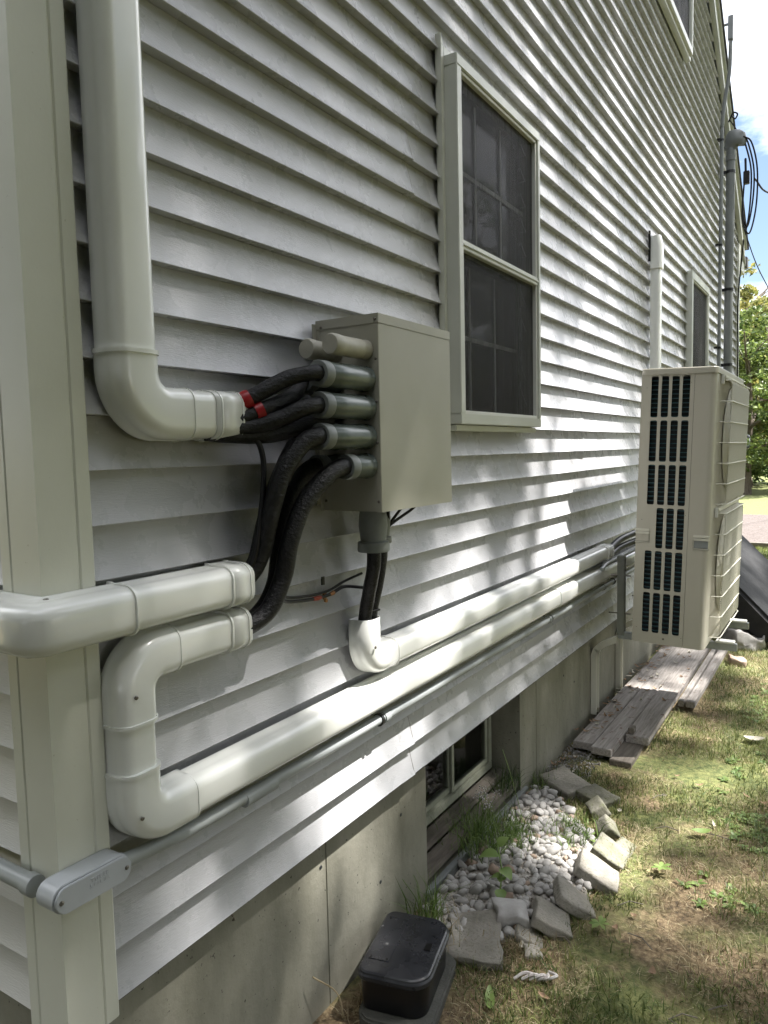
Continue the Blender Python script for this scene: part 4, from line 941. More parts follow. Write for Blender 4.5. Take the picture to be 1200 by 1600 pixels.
for i, (mt_, c, s, r, lb) in enumerate((
    ('paver', (.20, 1.26, -.505), (.17, .22, .05), (3, -3, 20), 'broad flat broken slab lying nearest the black box'),
    ('paver', (.375, 1.465, -.482), (.055, .13, .16), (0, -52, 22), 'large rounded upright paver leaning outward, nearest of the edging row'),
    ('paver', (.335, 1.40, -.505), (.03, .14, .12), (0, -50, 22), 'thin slab wedged behind the nearest upright paver'),
    ('paver', (.405, 1.60, -.480), (.050, .12, .165), (0, -48, 27), 'second leaning paver of the edging row, square topped'),
    ('paver_moss', (.385, 1.53, -.51), (.03, .08, .10), (0, -45, 25), 'low mossy brick piece between the first two leaning pavers'),
    ('paver', (.432, 1.79, -.475), (.050, .13, .165), (0, -50, 12), 'third leaning paver, large and pale, past the middle of the row'),
    ('paver_moss', (.435, 1.95, -.480), (.045, .12, .13), (0, -55, 0), 'narrow paver leaning sideways above the pale third one'),
    ('paver_moss', (.462, 2.02, -.500), (.03, .16, .08), (0, -60, -5), 'thin dark brick edge standing outside the row'),
    ('paver_moss', (.378, 2.12, -.478), (.075, .09, .075), (10, -35, 20), 'dark cube-like brick at the bend of the edging'),
    ('paver_moss', (.30, 2.27, -.480), (.08, .11, .07), (-8, -25, 35), 'dark brick just inside the bend by the weeds'),
    ('paver', (.10, 2.44, -.500), (.19, .15, .06), (2, 6, -28), 'pale flat square paver beside the foundation beyond the gravel'),
    ('paver_moss', (.26, 2.40, -.510), (.15, .13, .05), (0, 4, -25), 'flat mossy paver next to the pale square one'),
    )):
    k_ = 1 if i in (0, 10, 11) else random.Random(i).uniform(.74, .98)
    if k_ < 1: c = (c[0], c[1], c[2]-.012); r = (r[0], r[1]-9, r[2])
    slab('edging_stone', mt_, c, (s[0]*k_, s[1], s[2]*k_), r, lb, group=eg, seed=i+1, chip=.022 if i == 0 else .006)
slab('rock', 'paver', (.375, 1.30, -.512), (.06, .05, .03), (0, 0, 30), 'small flat stone lying on bare soil before the first paver', 'rock', seed=31, chip=.012)
slab('rock', 'stone_grey', (.26, 1.40, -.48), (.11, .10, .06), (0, 10, 30), 'large whitish rock among the pebbles behind the nearest paver', 'rock', seed=33, chip=.016)
slab('rock', 'stone_grey', (.50, 5.45, -.48), (.22, .25, .14), (0, 10, 30), 'grey rock on the ground behind the outdoor unit', 'rock', seed=35, chip=.03)
slab('rock', 'stone_brown', (.52, 4.9, -.495), (.11, .12, .05), (0, 10, 10), 'small reddish stone by the end of the boards', 'rock', seed=36, chip=.012)
# pebbles: a heap inside the edging
peb = []
for k in range(7):
    bm = bmesh.new(); bmesh.ops.create_icosphere(bm, subdivisions=2, radius=1)
    sc3 = (1, random.uniform(.65, .85), random.uniform(.5, .65))
    for v in bm.verts:
        v.co += (noise.noise_vector(v.co*1.1+Vector((k*7, 0, 0)))*.34+noise.noise_vector(v.co*2.3+Vector((k*9, 3, 0)))*.20); v.co = Vector((v.co.x*sc3[0], v.co.y*sc3[1], v.co.z*sc3[2]))
    me = bpy.data.meshes.new('pebble'); bm.to_mesh(me); bm.free(); me.shade_smooth(); peb.append(me)
pmesh = []
for me in peb:
    for mm_ in ('stone', 'stone', 'stone', 'stone_grey', 'stone_brown'):
        c = me.copy(); c.materials.append(MAT[mm_]); pmesh.append((c, mm_))
def in_bed(x, y):
    # bed outline between wall and edging
    if y < 1.27 or y > 2.38: return False
    xr = .26+.17*min(1, (y-1.27)/.45) if y < 1.75 else .385-.55*max(0, (y-2.0)/.38)**1.0*.6
    return -.02 < x < xr
placed = []; tries = 0
while len(placed) < 298 and tries < 20000:
    tries += 1; x, y = random.uniform(-.02, .44), random.uniform(1.27, 2.4)
    if not in_bed(x, y): continue
    if x < .10 and y < 2.1 and random.random() < .55: continue
    r = random.uniform(.015, .027)*(1.25 if random.random() < .12 else 1)
    if any((x-a)**2+(y-b_)**2 < (.50*(r+c))**2 for a, b_, c, _ in placed): continue
    placed.append((x, y, r, 0))
for (x, y, r, _) in placed:
    me, kind_ = random.choices(pmesh, k=1)[0]
    if kind_ == 'stone_brown' and random.random() < .6: me, kind_ = pmesh[0]
    o = bpy.data.objects.new('pebble', me); COL.objects.link(o)
    hump = .03*math.exp(-((x-.2)/.16)**2-((y-1.8)/.4)**2)
    o.location = (x, y, GZ+.012+hump+random.uniform(0, .012)); s = r*random.uniform(.9, 1.1); o.scale = (s, s, s*1.05)
    o.rotation_euler = (random.uniform(-.6, .6), random.uniform(-.6, .6), random.uniform(0, 6.3))
    lb = {'stone': 'whitish river pebble in the gravel bed below the basement window', 'stone_grey': 'grey river pebble in the gravel bed below the basement window', 'stone_brown': 'brownish river pebble in the gravel bed below the basement window'}[kind_]
    tag(o, lb, 'pebble', 'river pebbles in the bed below the basement window')
# gravel base under the pebbles
gb = MB(); vs = []; fs_ = []; nx, ny = 22, 50
idx = {}
for i in range(nx+1):
    for j in range(ny+1):
        x, y = -.04+.5*i/nx, 1.22+1.2*j/ny
        h = .03*math.exp(-((x-.2)/.16)**2-((y-1.8)/.4)**2); e = 1 if in_bed(x, y) else -1
        vs.append((x, y, GZ+(.012+h+.008*noise.noise(Vector((x*40, y*40, 0))) if e > 0 else -.012)))
gb.add(vs, [(i*(ny+1)+j, (i+1)*(ny+1)+j, (i+1)*(ny+1)+j+1, i*(ny+1)+j+1) for i in range(nx) for j in range(ny)])
for k in range(2600):
    x, y = random.uniform(-.03, .42), random.uniform(1.26, 2.38)
    if not in_bed(x, y): continue
    h = .03*math.exp(-((x-.2)/.16)**2-((y-1.8)/.4)**2); r = random.uniform(.005, .012); c = Vector((x, y, GZ+.014+h))
    M_ = Matrix.Rotation(random.uniform(0, 6), 3, 'Z') @ Matrix.Rotation(random.uniform(-.5, .5), 3, 'X'); q = [random.uniform(.7, 1.2) for _ in range(6)]
    V_ = [(r*q[0], 0, 0), (0, r*q[1]*.8, 0), (-r*q[2], 0, 0), (0, -r*q[3]*.8, 0), (r*.1, 0, r*q[4]*.7), (0, 0, -r*q[5]*.5)]
    gb.add([c+M_ @ Vector(v) for v in V_], [(0, 1, 4), (1, 2, 4), (2, 3, 4), (3, 0, 4), (1, 0, 5), (2, 1, 5), (3, 2, 5), (0, 3, 5)])
tag(gb.build('gravel_bed', 'gravel_mix'), 'small mixed grit and soil under the pebbles', 'gravel', kind='stuff')

V = []; F = []
for k in range(1500):
    x, y = random.uniform(-.045, .16), random.uniform(2.38, 2.95); s_ = random.uniform(.002, .007)
    if random.random() > 1.1-x*5: continue
    c = np.array([x, y, gz(x, y)+.004]); o_ = len(V); V += [c+np.array(RNG.normal(0, 1, 3))*s_ for _ in range(4)]; F += [(o_, o_+1, o_+2), (o_, o_+1, o_+3), (o_, o_+2, o_+3), (o_+1, o_+2, o_+3)]
gt_ = None
GRIT = (V, F)
# boards on ground
pg = 'weathered boards stacked along the foundation'
for i, (x0_, x1_, y0_, y1_, z0_, z1_, rz, lb) in enumerate((
    (.0, .098, 2.86, 5.5, -.492, -.455, .4, 'weathered grey board lying nearest the foundation'),
    (.105, .205, 2.82, 5.4, -.490, -.452, .2, 'second weathered board from the foundation, strewn with leaves'),
    (.215, .330, 3.05, 5.25, -.488, -.448, -.3, 'widest weathered board with a nailed block at its near end'),
    (.345, .378, 3.74, 5.30, -.492, -.456, -.2, 'narrow reddish grey strip of board starting farther back'),
    (.385, .436, 3.74, 5.35, -.494, -.458, 0, 'outermost board strip next to the grass'),
    (.20, .305, 2.80, 4.3, -.520, -.490, -.6, 'dark board lying underneath the upper boards'))):
    b = MB(); ny = 24; vs = []
    for j in range(ny+1):
        y = y0_+(y1_-y0_)*j/ny; w = .004*noise.noise(Vector((i*5, y*1.5, 0))); e = .002*noise.noise(Vector((i*9, y*6, 0)))
        dx = math.tan(R(rz))*(y-y0_)
        vs += [(x0_+e+dx, y, z0_+w), (x1_+e+dx, y, z0_+w), (x1_+e+dx, y, z1_+w), (x0_+e+dx, y, z1_+w)]
    b.add(vs, [(j*4+k, j*4+(k+1) % 4, (j+1)*4+(k+1) % 4, (j+1)*4+k) for j in range(ny) for k in range(4)]+[(0, 1, 2, 3), (ny*4+3, ny*4+2, ny*4+1, ny*4)])
    tag(b.build('board', 'wood_grey' if i < 5 else 'wood_dark', bevel=.003), lb, 'board', pg)
m = MB(); m.box((.225, 3.06, -.447), (.255, 3.11, -.415)); tag(m.build('wood_block', 'wood_dark', bevel=.003), 'small dark block standing on the widest board', 'wood block')
m = MB(); m.box((.72, 5.45, -.515), (1.05, 5.58, -.47)); tag(m.build('board', 'wood_grey', bevel=.003), 'short pinkish board under the foot of the black slab', 'board', pg)
# leaning black slab
M = Matrix.Translation((.69, 5.75, -.505)) @ Matrix.Rotation(R(-10), 4, 'Z') @ Matrix.Rotation(R(44), 4, 'Y')
m = MB(); m.box((-.95, -.35, 0), (0, .75, .20), M); tag(m.build('black_bin_lid', 'mat_rubber', bevel=.03, seg=3), 'black plastic slab leaning on its edge behind the outdoor unit', 'plastic slab')

# leaves, litter
def leaf_obj(name, c, L, Wd, rz, m, label, cat, curl=.15, tilt=0, group=None):
    b = MB(); n = 8; vs = []
    for i in range(n+1):
        t = i/n; w = Wd*math.sin(math.pi*min(1, t*.92+.04))**.8*.5
        for s in (-1, 0, 1): vs.append((L*(t-.5), s*w, curl*L*(4*(t-.5)**2)+abs(s)*w*.35))
    b.add(vs, [(i*3+k, (i+1)*3+k, (i+1)*3+k+1, i*3+k+1) for i in range(n) for k in range(2)])
    o = b.build(name, m, smooth=True); o.location = c; o.rotation_euler = (R(tilt), R(random.uniform(-8, 8)), R(rz)); return tag(o, label, cat, group)
for i in range(120):
    if i < 75: x, y = random.uniform(-.03, .10), random.uniform(2.6, 5.0); z = gz(x, y)+.008
    elif i < 100: x, y = random.uniform(-.02, .30), random.uniform(3.0, 5.0); z = -.448
    else: x, y = random.uniform(.15, 1.1), random.uniform(.9, 3.0); z = gz(x, y)+.012
    if i < 75 and y > 2.95: z = -.450
    leaf_obj('dead_leaf', (x, y, z), random.uniform(.02, .045), random.uniform(.010, .022), random.uniform(0, 360), random.choice(['dry_leaf', 'dry_leaf', 'pale_leaf']), 'small curled dead leaf in the litter along the foundation and boards' if i < 100 else 'small curled dead leaf lying in the grass near the edging', 'leaf', random.uniform(.05, .4), group='dead leaves by the boards' if i < 100 else 'dead leaves in the grass')
leaf_obj('leaf', (.70, 2.30, GZ+.02), .075, .04, 30, 'plant_leaf', 'green curled leaf lying on bright grass beyond the edging', 'leaf')
leaf_obj('leaf', (.345, 1.05, GZ+.015), .085, .028, -65, 'plant_leaf', 'fallen green leaf by the corner of the black box', 'leaf')
leaf_obj('leaf', (1.0, 2.1, GZ+.02), .07, .045, 60, 'pale_leaf', 'pale upturned leaf in the grass at the right edge', 'leaf')
leaf_obj('leaf', (.78, 3.42, GZ+.02), .10, .06, 10, 'pale_leaf', 'whitish leaf in the grass beside the boards', 'leaf')
m = MB()
for k in range(5):
    a = random.uniform(0, .8); m.tube(spline([(.37+.02*k, 1.165+.01*k, GZ+.015), (.40+.02*k, 1.19+.015*k*a, GZ+.03), (.45, 1.20+.01*k, GZ+.018)], 4), .0045, 6)
tag(m.build('crumpled_strip', 'foil'), 'crumpled whitish strip on the soil before the broken slab', 'litter')
m = MB(); m.tube(spline([(.02, .80, GZ+.01), (.012, .78, GZ+.09), (-.02, .72, GZ+.16)], 5), .0022, 6); tag(m.build('straw_stalk', 'straw'), 'pale dry stalk leaning on the foundation left of the black box', 'stalk')
for i in range(16):
    x, y = random.uniform(.15, 1.0), random.uniform(.85, 2.6); a = random.uniform(0, 6.3); L = random.uniform(.04, .11)
    if in_bed(x, y): continue
    m = MB(); m.tube([(x, y, gz(x, y)+.012), (x+L*.5*math.cos(a), y+L*.5*math.sin(a), gz(x, y)+.02), (x+L*math.cos(a+.2), y+L*math.sin(a+.2), gz(x, y)+.012)], .0018, 5)
    tag(m.build('twig', 'wood_dark'), 'short thin twig lying on the grass', 'twig', 'twigs in the grass')

# ------------------------------------------------------------------ grass and weeds
def np_mesh(name, V, F, m, k=3, **kw):
    me = bpy.data.meshes.new(name); V = np.asarray(V, np.float32); F = np.asarray(F, np.int32)
    me.vertices.add(len(V)); me.vertices.foreach_set('co', V.ravel())
    me.loops.add(F.size); me.loops.foreach_set('vertex_index', F.ravel())
    me.polygons.add(len(F)); me.polygons.foreach_set('loop_start', np.arange(len(F), dtype=np.int32)*k)
    me.polygons.foreach_set('loop_total', np.full(len(F), k, np.int32)); me.update(calc_edges=True); me.materials.append(MAT[m])
    o = bpy.data.objects.new(name, me); COL.objects.link(o); return o
def blades(name, P, h, w, lean, m, label=None, cat=None, kind=None, bend=.5):
    """P (n,3) roots; two-segment bent blades"""
    n = len(P); a = RNG.uniform(0, 2*np.pi, n); H = h*RNG.uniform(.5, 1.3, n); Wd = w*RNG.uniform(.6, 1.3, n)
    b = RNG.uniform(0, 2*np.pi, n); ln = np.abs(RNG.normal(0, lean, n))
    d = np.stack([np.cos(b)*ln, np.sin(b)*ln, np.ones(n)], 1); d /= np.linalg.norm(d, axis=1)[:, None]
    d2 = d.copy(); d2[:, :2] *= (1+bend*3); d2[:, 2] *= (1-bend*.6); d2 /= np.linalg.norm(d2, axis=1)[:, None]
    s = np.stack([np.cos(a), np.sin(a), np.zeros(n)], 1)*Wd[:, None]*.5
    mid = P+d*H[:, None]*.55; tip = mid+d2*H[:, None]*.5
    V = np.stack([P-s, P+s, mid+s*.8, mid-s*.8, tip], 1).reshape(-1, 3)
    i = np.arange(n)*5; F = np.concatenate([np.stack([i, i+1, i+2], 1), np.stack([i, i+2, i+3], 1), np.stack([i+3, i+2, i+4], 1)])
    o = np_mesh(name, V, F, m); return tag(o, label, cat, kind=kind)
def blocked(x, y):
    if x < -.04: return True
    if in_bed(x, y): return True
    if -.03 < x < .44 and 2.8 < y < 5.4 and (x < .33 or y > 3.7): return True
    if (x-.13)**2/(.12**2)+(y-.975)**2/(.18**2) < 1: return True
    return False
def scatter(n, xr, yr, thr, sc=2.2, seedz=0, near=True):
    out = []
    k = 0
    while len(out) < n and k < n*12:
        k += 1; y = yr[0]+(yr[1]-yr[0])*random.random()**(1.25 if near else 1); x = random.uniform(*xr)
        if blocked(x, y): continue
        v = noise.noise(Vector((x*sc, y*sc, seedz)))+.5*noise.noise(Vector((x*sc*3, y*sc*3, seedz+5)))
        edge = .25*math.exp(-max(0, x-.35)/.25) if y < 3 else 0
        if v-edge < thr+random.uniform(-.25, .25): continue
        out.append((x, y, gz(x, y)-.003))
    return np.array(out)
blades('lawn_grass', scatter(84000, (.05, 2.0), (.85, 8.5), -.12), .040, .0032, .9, 'grass', 'short patchy green grass of the lawn', 'grass', 'stuff')
blades('dry_grass', scatter(62000, (.0, 1.9), (.8, 6.5), -.25, seedz=9), .038, .0024, 2.2, 'grass_dry', 'dry tan grass thatch between the green patches', 'grass', 'stuff', bend=.9)
blades('lawn_grass', scatter(26000, (-1.0, 3.5), (8.5, 11.3), -.6, near=False), .06, .008, .5, 'grass', 'taller grass of the lawn beyond the house corner', 'grass', 'stuff')
tag(np_mesh('grit', GRIT[0], GRIT[1], 'stone'), 'pale chips and grit along the foundation before the boards', 'grit', kind='stuff')
# clover-like broad weeds in the lawn at right
def rosettes(name, spots, nl, L, Wd, m, label, cat, kind=None, up=.6):
    V = []; F = []
    for (x, y, z) in spots:
        for k in range(nl):
            a = 2*math.pi*k/nl+random.uniform(-.4, .4); l = L*random.uniform(.6, 1.2); w = Wd*random.uniform(.7, 1.2); e = up*random.uniform(.5, 1.3)
            dx, dy = math.cos(a), math.sin(a); px, py = -dy, dx; o = len(V)
            for t, ww, hh in ((0, .1, 0), (.35, .8, .35), (.7, 1, .55), (1, .05, .45)):
                for s in (-1, 1): V.append((x+dx*l*t+px*w*.5*ww*s, y+dy*l*t+py*w*.5*ww*s, z+hh*e*l))
            F += [(o, o+1, o+3, o+2), (o+2, o+3, o+5, o+4), (o+4, o+5, o+7, o+6)]
    return tag(np_mesh(name, V, F, m, 4), label, cat, kind=kind)
sp = [(x, y, z+.004) for x, y, z in scatter(520, (.70, 2.0), (1.2, 4.5), .18, seedz=4)]
rosettes('lawn_weeds', sp, 6, .030, .014, 'weed', 'broad leaved green weeds scattered through the lawn', 'weeds', 'stuff')
for (x, y, lb) in ((.62, 1.95, 'green weed rosette right of the edging bend'), (.33, 2.02, 'small green weed growing inside the pebble bed by the bend'), (.30, 2.26, 'rounded leafy weed at the far end of the pebbles'), (.52, 1.52, 'small weed at the foot of the second leaning paver')):
    rosettes('weed_plant', [(x, y, GZ+.03)], 7, .042, .016, 'plant_leaf', lb, 'weed', up=.3)
# ivy-like seedling in the pebbles
sd_ = thing('seedling', 'leafy green seedling with broad pale leaves rising from the pebbles', 'plant', (.19, 1.50, GZ+.04))
MB().tube(spline([(.20, 1.44, GZ+.03), (.19, 1.50, GZ+.11), (.15, 1.56, GZ+.17)], 5), .0025, 6).build('stem', 'plant_leaf', sd_)
def bleaf(p, L, Wd, yaw, pitch, parent):
    b = MB(); n = 7; vs = []
    for i in range(n+1):
        t = i/n; w = Wd*.5*math.sin(math.pi*(t**.75)*.97+.03)
        for s in (-1, 0, 1): vs.append((L*t, s*w, .12*L*(1-(2*t-1)**2)+abs(s)*w*.3))
    b.add(vs, [(i*3+k, (i+1)*3+k, (i+1)*3+k+1, i*3+k+1) for i in range(n) for k in range(2)])
    M = Matrix.Translation(p) @ Matrix.Rotation(R(yaw), 4, 'Z') @ Matrix.Rotation(R(pitch), 4, 'Y')
    b.v = [tuple(M @ Vector(v)) for v in b.v]; b.build('leaf', 'plant_leaf', parent, smooth=True)
for p, L, Wd, yw, pt in (((.17, 1.53, -.37), .075, .06, 200, 10), ((.18, 1.51, -.40), .055, .05, -20, 20), ((.19, 1.49, -.42), .05, .042, 170, 25), ((.155, 1.56, -.355), .05, .045, 60, -30), ((.20, 1.46, -.44), .045, .04, -60, 30), ((.19, 1.48, -.43), .04, .035, 90, 0)): bleaf(p, L, Wd, yw, pt, sd_)
fixloc(sd_)
# weeds by the basement window and grass clump
def tuft(name, c, n, h, w, spread, lean, m, label, cat='weeds'):
    P = np.stack([c[0]+RNG.normal(0, spread, n), c[1]+RNG.normal(0, spread*1.6, n), np.full(n, c[2])], 1); P[:, 0] = np.clip(P[:, 0], max(-.16, c[0]-2*spread), c[0]+2*spread); P[:, 1] = np.clip(P[:, 1], c[1]-3*spread, c[1]+3*spread)
    return blades(name, P, h, w, lean, m, label, cat)
tuft('grass_tuft', (.03, 1.26, GZ), 110, .17, .0035, .02, .35, 'weed', 'tall green grass tuft between black box and foundation')
tuft('grass_tuft', (.14, 1.22, GZ), 40, .12, .003, .04, .6, 'straw', 'straw coloured grass tuft over the broken slab')
tuft('grass_tuft', (.31, 1.28, GZ), 160, .06, .0025, .03, .9, 'straw', 'dry straw clump at the foot of the first leaning paver')
tuft('weed_clump', (-.02, 1.78, -.47), 420, .13, .003, .055, .7, 'weed', 'green feathery weeds spilling over the basement window sill')
tuft('weed_clump', (.09, 1.85, -.49), 380, .07, .004, .05, .8, 'weed', 'bright low weeds growing between sill and pebbles')
tuft('weed_clump', (-.08, 2.17, -.45), 160, .11, .003, .03, .8, 'leaf_dark', 'dark weeds in the far corner of the window recess')
tuft('weed_clump', (.27, 2.02, -.49), 260, .06, .004, .045, .9, 'weed', 'light green weeds amid the pebbles near the edging bend')
tuft('weed_clump', (.0, 2.40, GZ), 140, .08, .003, .03, .6, 'weed', 'thin weeds at the foundation beside the flat pale paver')
# small-flowered stems
fl = thing('flowering_weed', 'tiny white flowered weed before the basement window', 'weed', (-.02, 1.74, -.45))
m = MB(); hd = MB()
for k in range(7):
    a, b_ = random.uniform(-.05, .05), random.uniform(-.06, .06); top = Vector((.0+a, 1.76+b_, -.27+random.uniform(-.04, .03)))
    m.tube(spline([(-.02, 1.74, -.47), (-.01+a*.5, 1.75+b_*.5, -.37), top], 4), .0009, 4)
    for j in range(9):
        q = top+Vector((random.gauss(0, .012), random.gauss(0, .012), random.gauss(0, .012))); s = .0022
        hd.box(q-Vector((s, s, s)), q+Vector((s, s, s)))
m.build('stem', 'weed', fl); hd.build('flower_head', 'stone', fl); fixloc(fl)
for i, (P, lb) in enumerate((([(.02, 1.62, -.48), (.01, 1.63, -.38), (-.03, 1.60, -.30)], 'long thin stalk bending against the near half of the window'), ([(.06, 2.02, -.48), (.0, 2.05, -.33), (-.06, 2.10, -.24)], 'long pale stalk bending over the sill from the pebbles'), ([(.02, 1.22, -.50), (.03, 1.20, -.40), (.0, 1.16, -.31)], 'dry stalk standing in the tuft by the foundation'))):
    m = MB(); m.tube(spline(P, 6), .0013, 5); tag(m.build('weed_stalk', 'weed'), lb, 'stalk')

# ================================================================== TREES
def leaf_cloud(C, rad, per, size, flat=.6):
    """C (n,3) clump centres -> quads"""
    n = len(C)*per; c = np.repeat(C, per, 0); rr = np.repeat(rad, per)
    off = RNG.normal(0, 1, (n, 3)); off /= np.linalg.norm(off, axis=1)[:, None]; off *= (RNG.random(n)**.45*rr)[:, None]; off[:, 2] *= flat
    p = c+off; a = RNG.normal(0, 1, (n, 3)); a[:, 2] *= .6; a /= np.linalg.norm(a, axis=1)[:, None]
    b = np.cross(a, RNG.normal(0, 1, (n, 3))); b /= np.linalg.norm(b, axis=1)[:, None]
    s = (size*RNG.uniform(.6, 1.3, n))[:, None]
    V = np.stack([p-a*s, p+b*s*.42, p+a*s, p-b*s*.42], 1).reshape(-1, 3); F = np.arange(n*4).reshape(-1, 4); return V, F
def trunk_mesh(base, h, r, limbs, crown_r, crown_c):
    m = MB(); b = Vector(base); pts = [b+Vector((.06*r*10*math.sin(t*4), .05*r*10*math.cos(t*3)-.05*r*10, h*t)) for t in np.linspace(0, 1, 8)]
    m.tube(pts, [r*(1.35 if i == 0 else 1)*(1-.75*i/7) for i in range(8)], 10)
    for k in range(limbs):
        t = .35+.6*k/limbs; s = pts[min(6, int(t*7))]; a = k*2.4; L = crown_r*random.uniform(.6, .95)
        e = s+Vector((math.cos(a)*L, math.sin(a)*L, L*random.uniform(.4, .9)))
        mid = s.lerp(e, .5)+Vector((0, 0, -.08*L)); m.tube(spline([s, mid, e], 4), [r*.42*(1-.085*i) for i in range(9)], 7)
        for q in range(2):
            a2 = a+random.uniform(-1, 1); e2 = mid+Vector((math.cos(a2)*L*.5, math.sin(a2)*L*.5, L*.4)); m.tube([mid, mid.lerp(e2, .5)+Vector((0, 0, .05)), e2], [r*.2, r*.13, r*.06], 6)
    return m
def make_tree(h, cr_, seed, leafm, nclump=170, per=34, size=.11, low=.25):
    global RNG; random.seed(seed); RNG = np.random.default_rng(seed)
    t = bpy.data.objects.new('tree', None); COL.objects.link(t)
    trunk_mesh((0, 0, -.05), h*.85, h*.018+.05, 9, cr_, None).build('trunk', 'bark', t, smooth=True)
    C = []; 
    while len(C) < nclump:
        p = RNG.uniform(-1, 1, 3)
        if np.linalg.norm(p) > 1 or np.linalg.norm(p) < .35: continue
        z = h*(low+(1-low)*(p[2]*.5+.5)); k = 1-.35*max(0, p[2]); C.append((p[0]*cr_*k, p[1]*cr_*k, z))
    C = np.array(C); V, F = leaf_cloud(C, RNG.uniform(.3, .75, len(C))*cr_*.3, per, size)
    o = np_mesh('crown', V, F, leafm, 4); o.parent = t; return t
def place(t, x, y, s, rz, label, name=None, group=None):
    t.location = (x, y, GZ); t.scale = (s, s, s); t.rotation_euler = (0, 0, rz); tag(t, label, 'tree', group)
    if name: t.name = name
tg = make_tree(9, 3.0, 21, 'leaf_green', 210, 60, .12, .16); td = make_tree(8, 3.0, 22, 'leaf_mid', 230, 60, .12, .10); ty = make_tree(7, 2.2, 23, 'leaf_yellow', 170, 60, .10, .12); tl = make_tree(7, 2.6, 24, 'leaf_light', 130, 60, .11, .12)
bgt = 'trees beyond the far lawn'
place(td, -1.5, 24.0, .70, .5, 'dark green leafy tree directly behind the outdoor unit', group=bgt)
place(ty, -2.8, 29, 1.15, .5, 'yellowing tree showing beside the house corner', group=bgt)
place(tl, -1.1, 31, 1.08, 1.5, 'pale green tree with thin sky-lit top at the right edge', group=bgt)
place(tg, 4.5, 27, 1.0, .2, 'tall green tree just beyond the right edge of the view', group=bgt)
for src, x, y, s, rz, lb in ((td, .6, 26, .7, 2.2, 'dark leafy tree right of the one behind the unit'), (ty, -1.9, 28.5, .80, 3.0, 'smaller yellow tree below the thin pale one'), (tl, -5.5, 34, 1.2, .4, 'pale green tree hidden mostly behind the house'), (tg, -9, 30, 1.1, 2.0, 'green tree behind the back of the house'),
    (tg, 10, 20, 1.2, 1.1, 'tall green tree on the right side of the yard'), (td, 13, 12, 1.3, 3.3, 'dark tree at the side of the yard'), (tg, 15, 5, 1.3, 4.3, 'tall green tree across the yard from the window'), (tl, 13, -2, 1.3, 5.3, 'pale green tree across the yard by the house front'),
    (td, 12, -8, 1.4, .3, 'dark tree in front of the house to the right'), (tg, 5, -13, 1.3, 1.9, 'tall green tree in the front yard'), (td, -4, -14, 1.3, 2.9, 'dark tree in the front yard to the left'), (tg, -12, -11, 1.2, 2.5, 'green tree at the far left of the front yard')):
    c = copy_tree(src); c.location = (x, y, GZ); c.scale = (s, s, s); c.rotation_euler = (0, 0, rz); tag(c, lb, 'tree', bgt if y > 19 else 'trees round the yard')
for src, x, y, s, rz, lb in ((td, 3.6, -3.6, 1.0, 4.9, 'unseen dense tree added as shade nearest the camera, just behind its right side'), (tg, 6.9, -2.0, 1.25, 2.6, 'unseen tall dense tree added as shade between the camera and the side yard'), (td, -.5, -5.0, 1.2, 1.2, 'unseen dense dark tree added as shade close behind the camera'), (tg, 3.2, -5.6, 1.0, 2.2, 'unseen dense green tree added as shade behind the camera to the right'), (td, -4.6, -5.6, 1.0, 4.2, 'unseen dense dark tree added as shade facing the front wall'),  # trees beside and behind the camera: unseen, added to block sky light
    (tg, -8.5, -6.5, 1.05, 5.2, 'unseen green tree added as shade at the far end of the front wall'), (td, 7.2, -4.6, 1.05, .9, 'unseen dense dark tree added as shade at the right rear of the camera'), (tg, 9.5, -.5, 1.0, 3.9, 'green tree across the side yard behind the shade trees'), (td, 9.8, 5.0, .95, 5.9, 'dark tree across the side yard facing the window')):
    c = copy_tree(src); c.location = (x, y, GZ); c.scale = (s, s, s); c.rotation_euler = (0, 0, rz); tag(c, lb, 'tree', 'trees round the yard')
# low shrubs under the far trees
random.seed(5); RNG = np.random.default_rng(5)
C = np.stack([RNG.uniform(-9, 9, 260), RNG.uniform(27, 31, 260), GZ+RNG.uniform(.1, 1.5, 260)], 1); V, F = leaf_cloud(C, np.full(260, .6), 50, .10, 1)
tag(np_mesh('undergrowth', V, F, 'leaf_green', 4), 'low green undergrowth beneath the far trees', 'undergrowth', kind='stuff')
C = np.stack([RNG.uniform(-30, 60, 900), RNG.uniform(38, 46, 900), GZ+RNG.uniform(0, 5.5, 900)], 1); V, F = leaf_cloud(C, np.full(900, 1.3), 26, .26, 1)
tag(np_mesh('far_woods', V, F, 'leaf_dark', 4), 'dark far woods beyond the lawn', 'woods', kind='stuff')

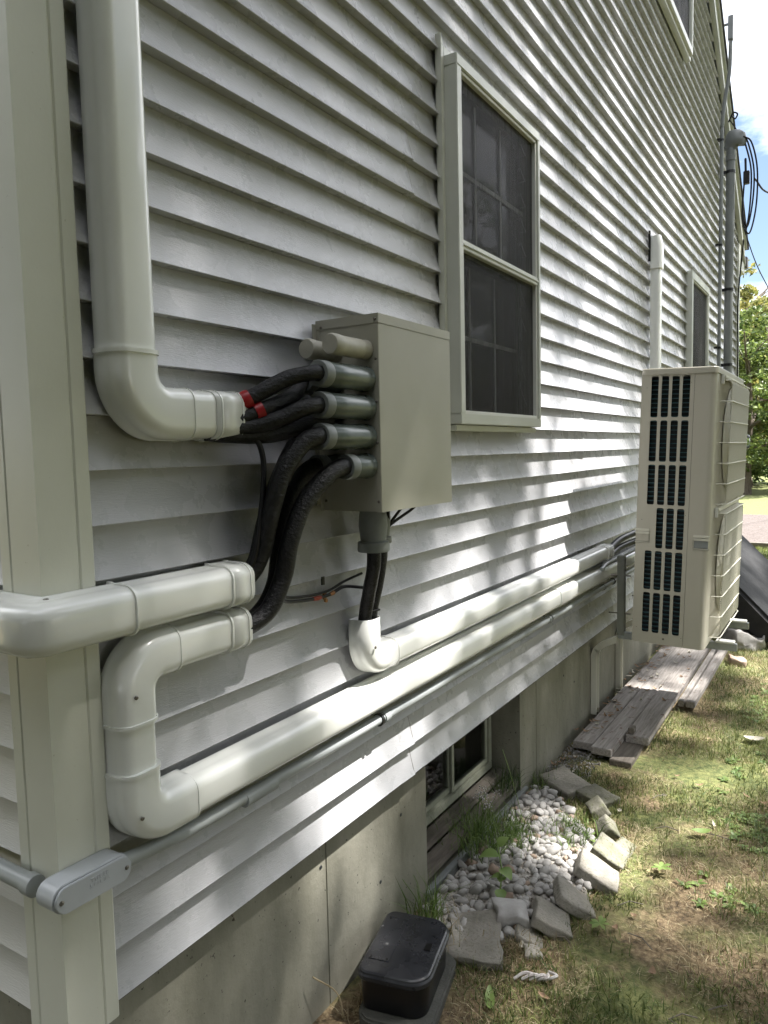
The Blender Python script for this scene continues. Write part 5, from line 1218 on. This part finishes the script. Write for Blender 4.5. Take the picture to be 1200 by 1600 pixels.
# shade trees to the right of the camera: their gaps let the sun dapple wall and lawn
random.seed(3); RNG = np.random.default_rng(3)
BLOBS = [(3.4, 1.0, .7, .35, .8), (2.75, .2, .25, .25, .9),     (3.1, 1.35, .8, .8, .7), (4.6, 1.8, 1.0, 1.2, .6), (2.5, .62, .28, .34, 1.6), (2.2, .36, .5, .16, 1.1), (3.3, 3.0, 1.3, .6, .6), (2.2, 2.8, .6, .4, .6), (5.5, 3.4, 1.0, 1.0, .6), (7.5, 2.5, 1.4, 1.6, .65),
    (1.3, .34, .8, .13, 1.0), (.28, .60, .26, .20, .75), (.62, .22, .5, .10, .6), (1.7, .10, .9, .10, .75), (.9, -.02, .7, .10, .5), (.45, -.30, .40, .30, .75), (1.72, -1.05, .45, .40, 1.3),
    (.80, -1.25, .30, .25, 1.5), (3.4, -.9, .9, .40, 1.1), (2.2, -1.75, .7, .42, 1.5), (1.0, -2.1, .5, .3, .5), (1.9, -2.9, .6, .4, .6), (4.5, -2.2, 1.3, .8, 1.0), (3.0, -2.6, .6, .5, 1.0), (7, -3, 2.5, 2, 1.0), (1.2, -3.4, 1, .8, .6), (6, -.5, 1, 1, .6)]
def openness(wy, wz):
    v = -.12
    for a, b_, sa, sb, o in BLOBS: v += o*math.exp(-((wy-a)/sa)**2-((wz-b_)/sb)**2)
    v += .30*noise.noise(Vector((wy*3.6, wz*.7, 2)))+.10*noise.noise(Vector((wy*8, wz*1.3, 7)))
    return min(.97, max(0, v))
ST = [((10.2, 4.6), 25, 5.4), ((11.0, 11.5), 26, 5.6), ((10.4, -2.2), 24, 5.2)]
labs = ['large shade tree right of the camera, its crown over the window side of the yard', 'large shade tree farther along the yard beyond the outdoor unit', 'large shade tree standing behind the camera']
clumps = [[], [], []]
N = 0
while N < 15000:
    wy, wz = random.uniform(-4, 10.5), random.uniform(-7.5, 6.5)
    x = random.uniform(6.0, 14.5); y = wy+.45*x; z = wz+1.9*x; N += 1
    if z < 5 or random.random() < openness(wy, wz)**.5: continue
    for i, ((tx_, ty_), h, r) in enumerate(ST):
        if ((x-tx_)/(r*.95))**2+((y-ty_)/(r*.9))**2+((z-18.5)/12.5)**2 < 1:
            clumps[i].append((x, y, z)); break
for i, ((tx_, ty_), h, r) in enumerate(ST):
    t = thing('shade_tree', labs[i], 'tree', (tx_, ty_, GZ), group='shade trees right of the house')
    m = trunk_mesh((0, 0, -.05), h*.8, .32, 12, r*.8, None); m.build('trunk', 'bark', t, smooth=True)
    C = np.array(clumps[i]); 
    V, F = leaf_cloud(C, RNG.uniform(.15, .34, len(C)), 12, .092, .8)
    V = V-np.array([tx_, ty_, GZ], np.float32)
    o = np_mesh('crown', V, F, 'leaf_green', 4); o.parent = t
print('clumps', [len(c) for c in clumps], 'pebbles', len(placed))
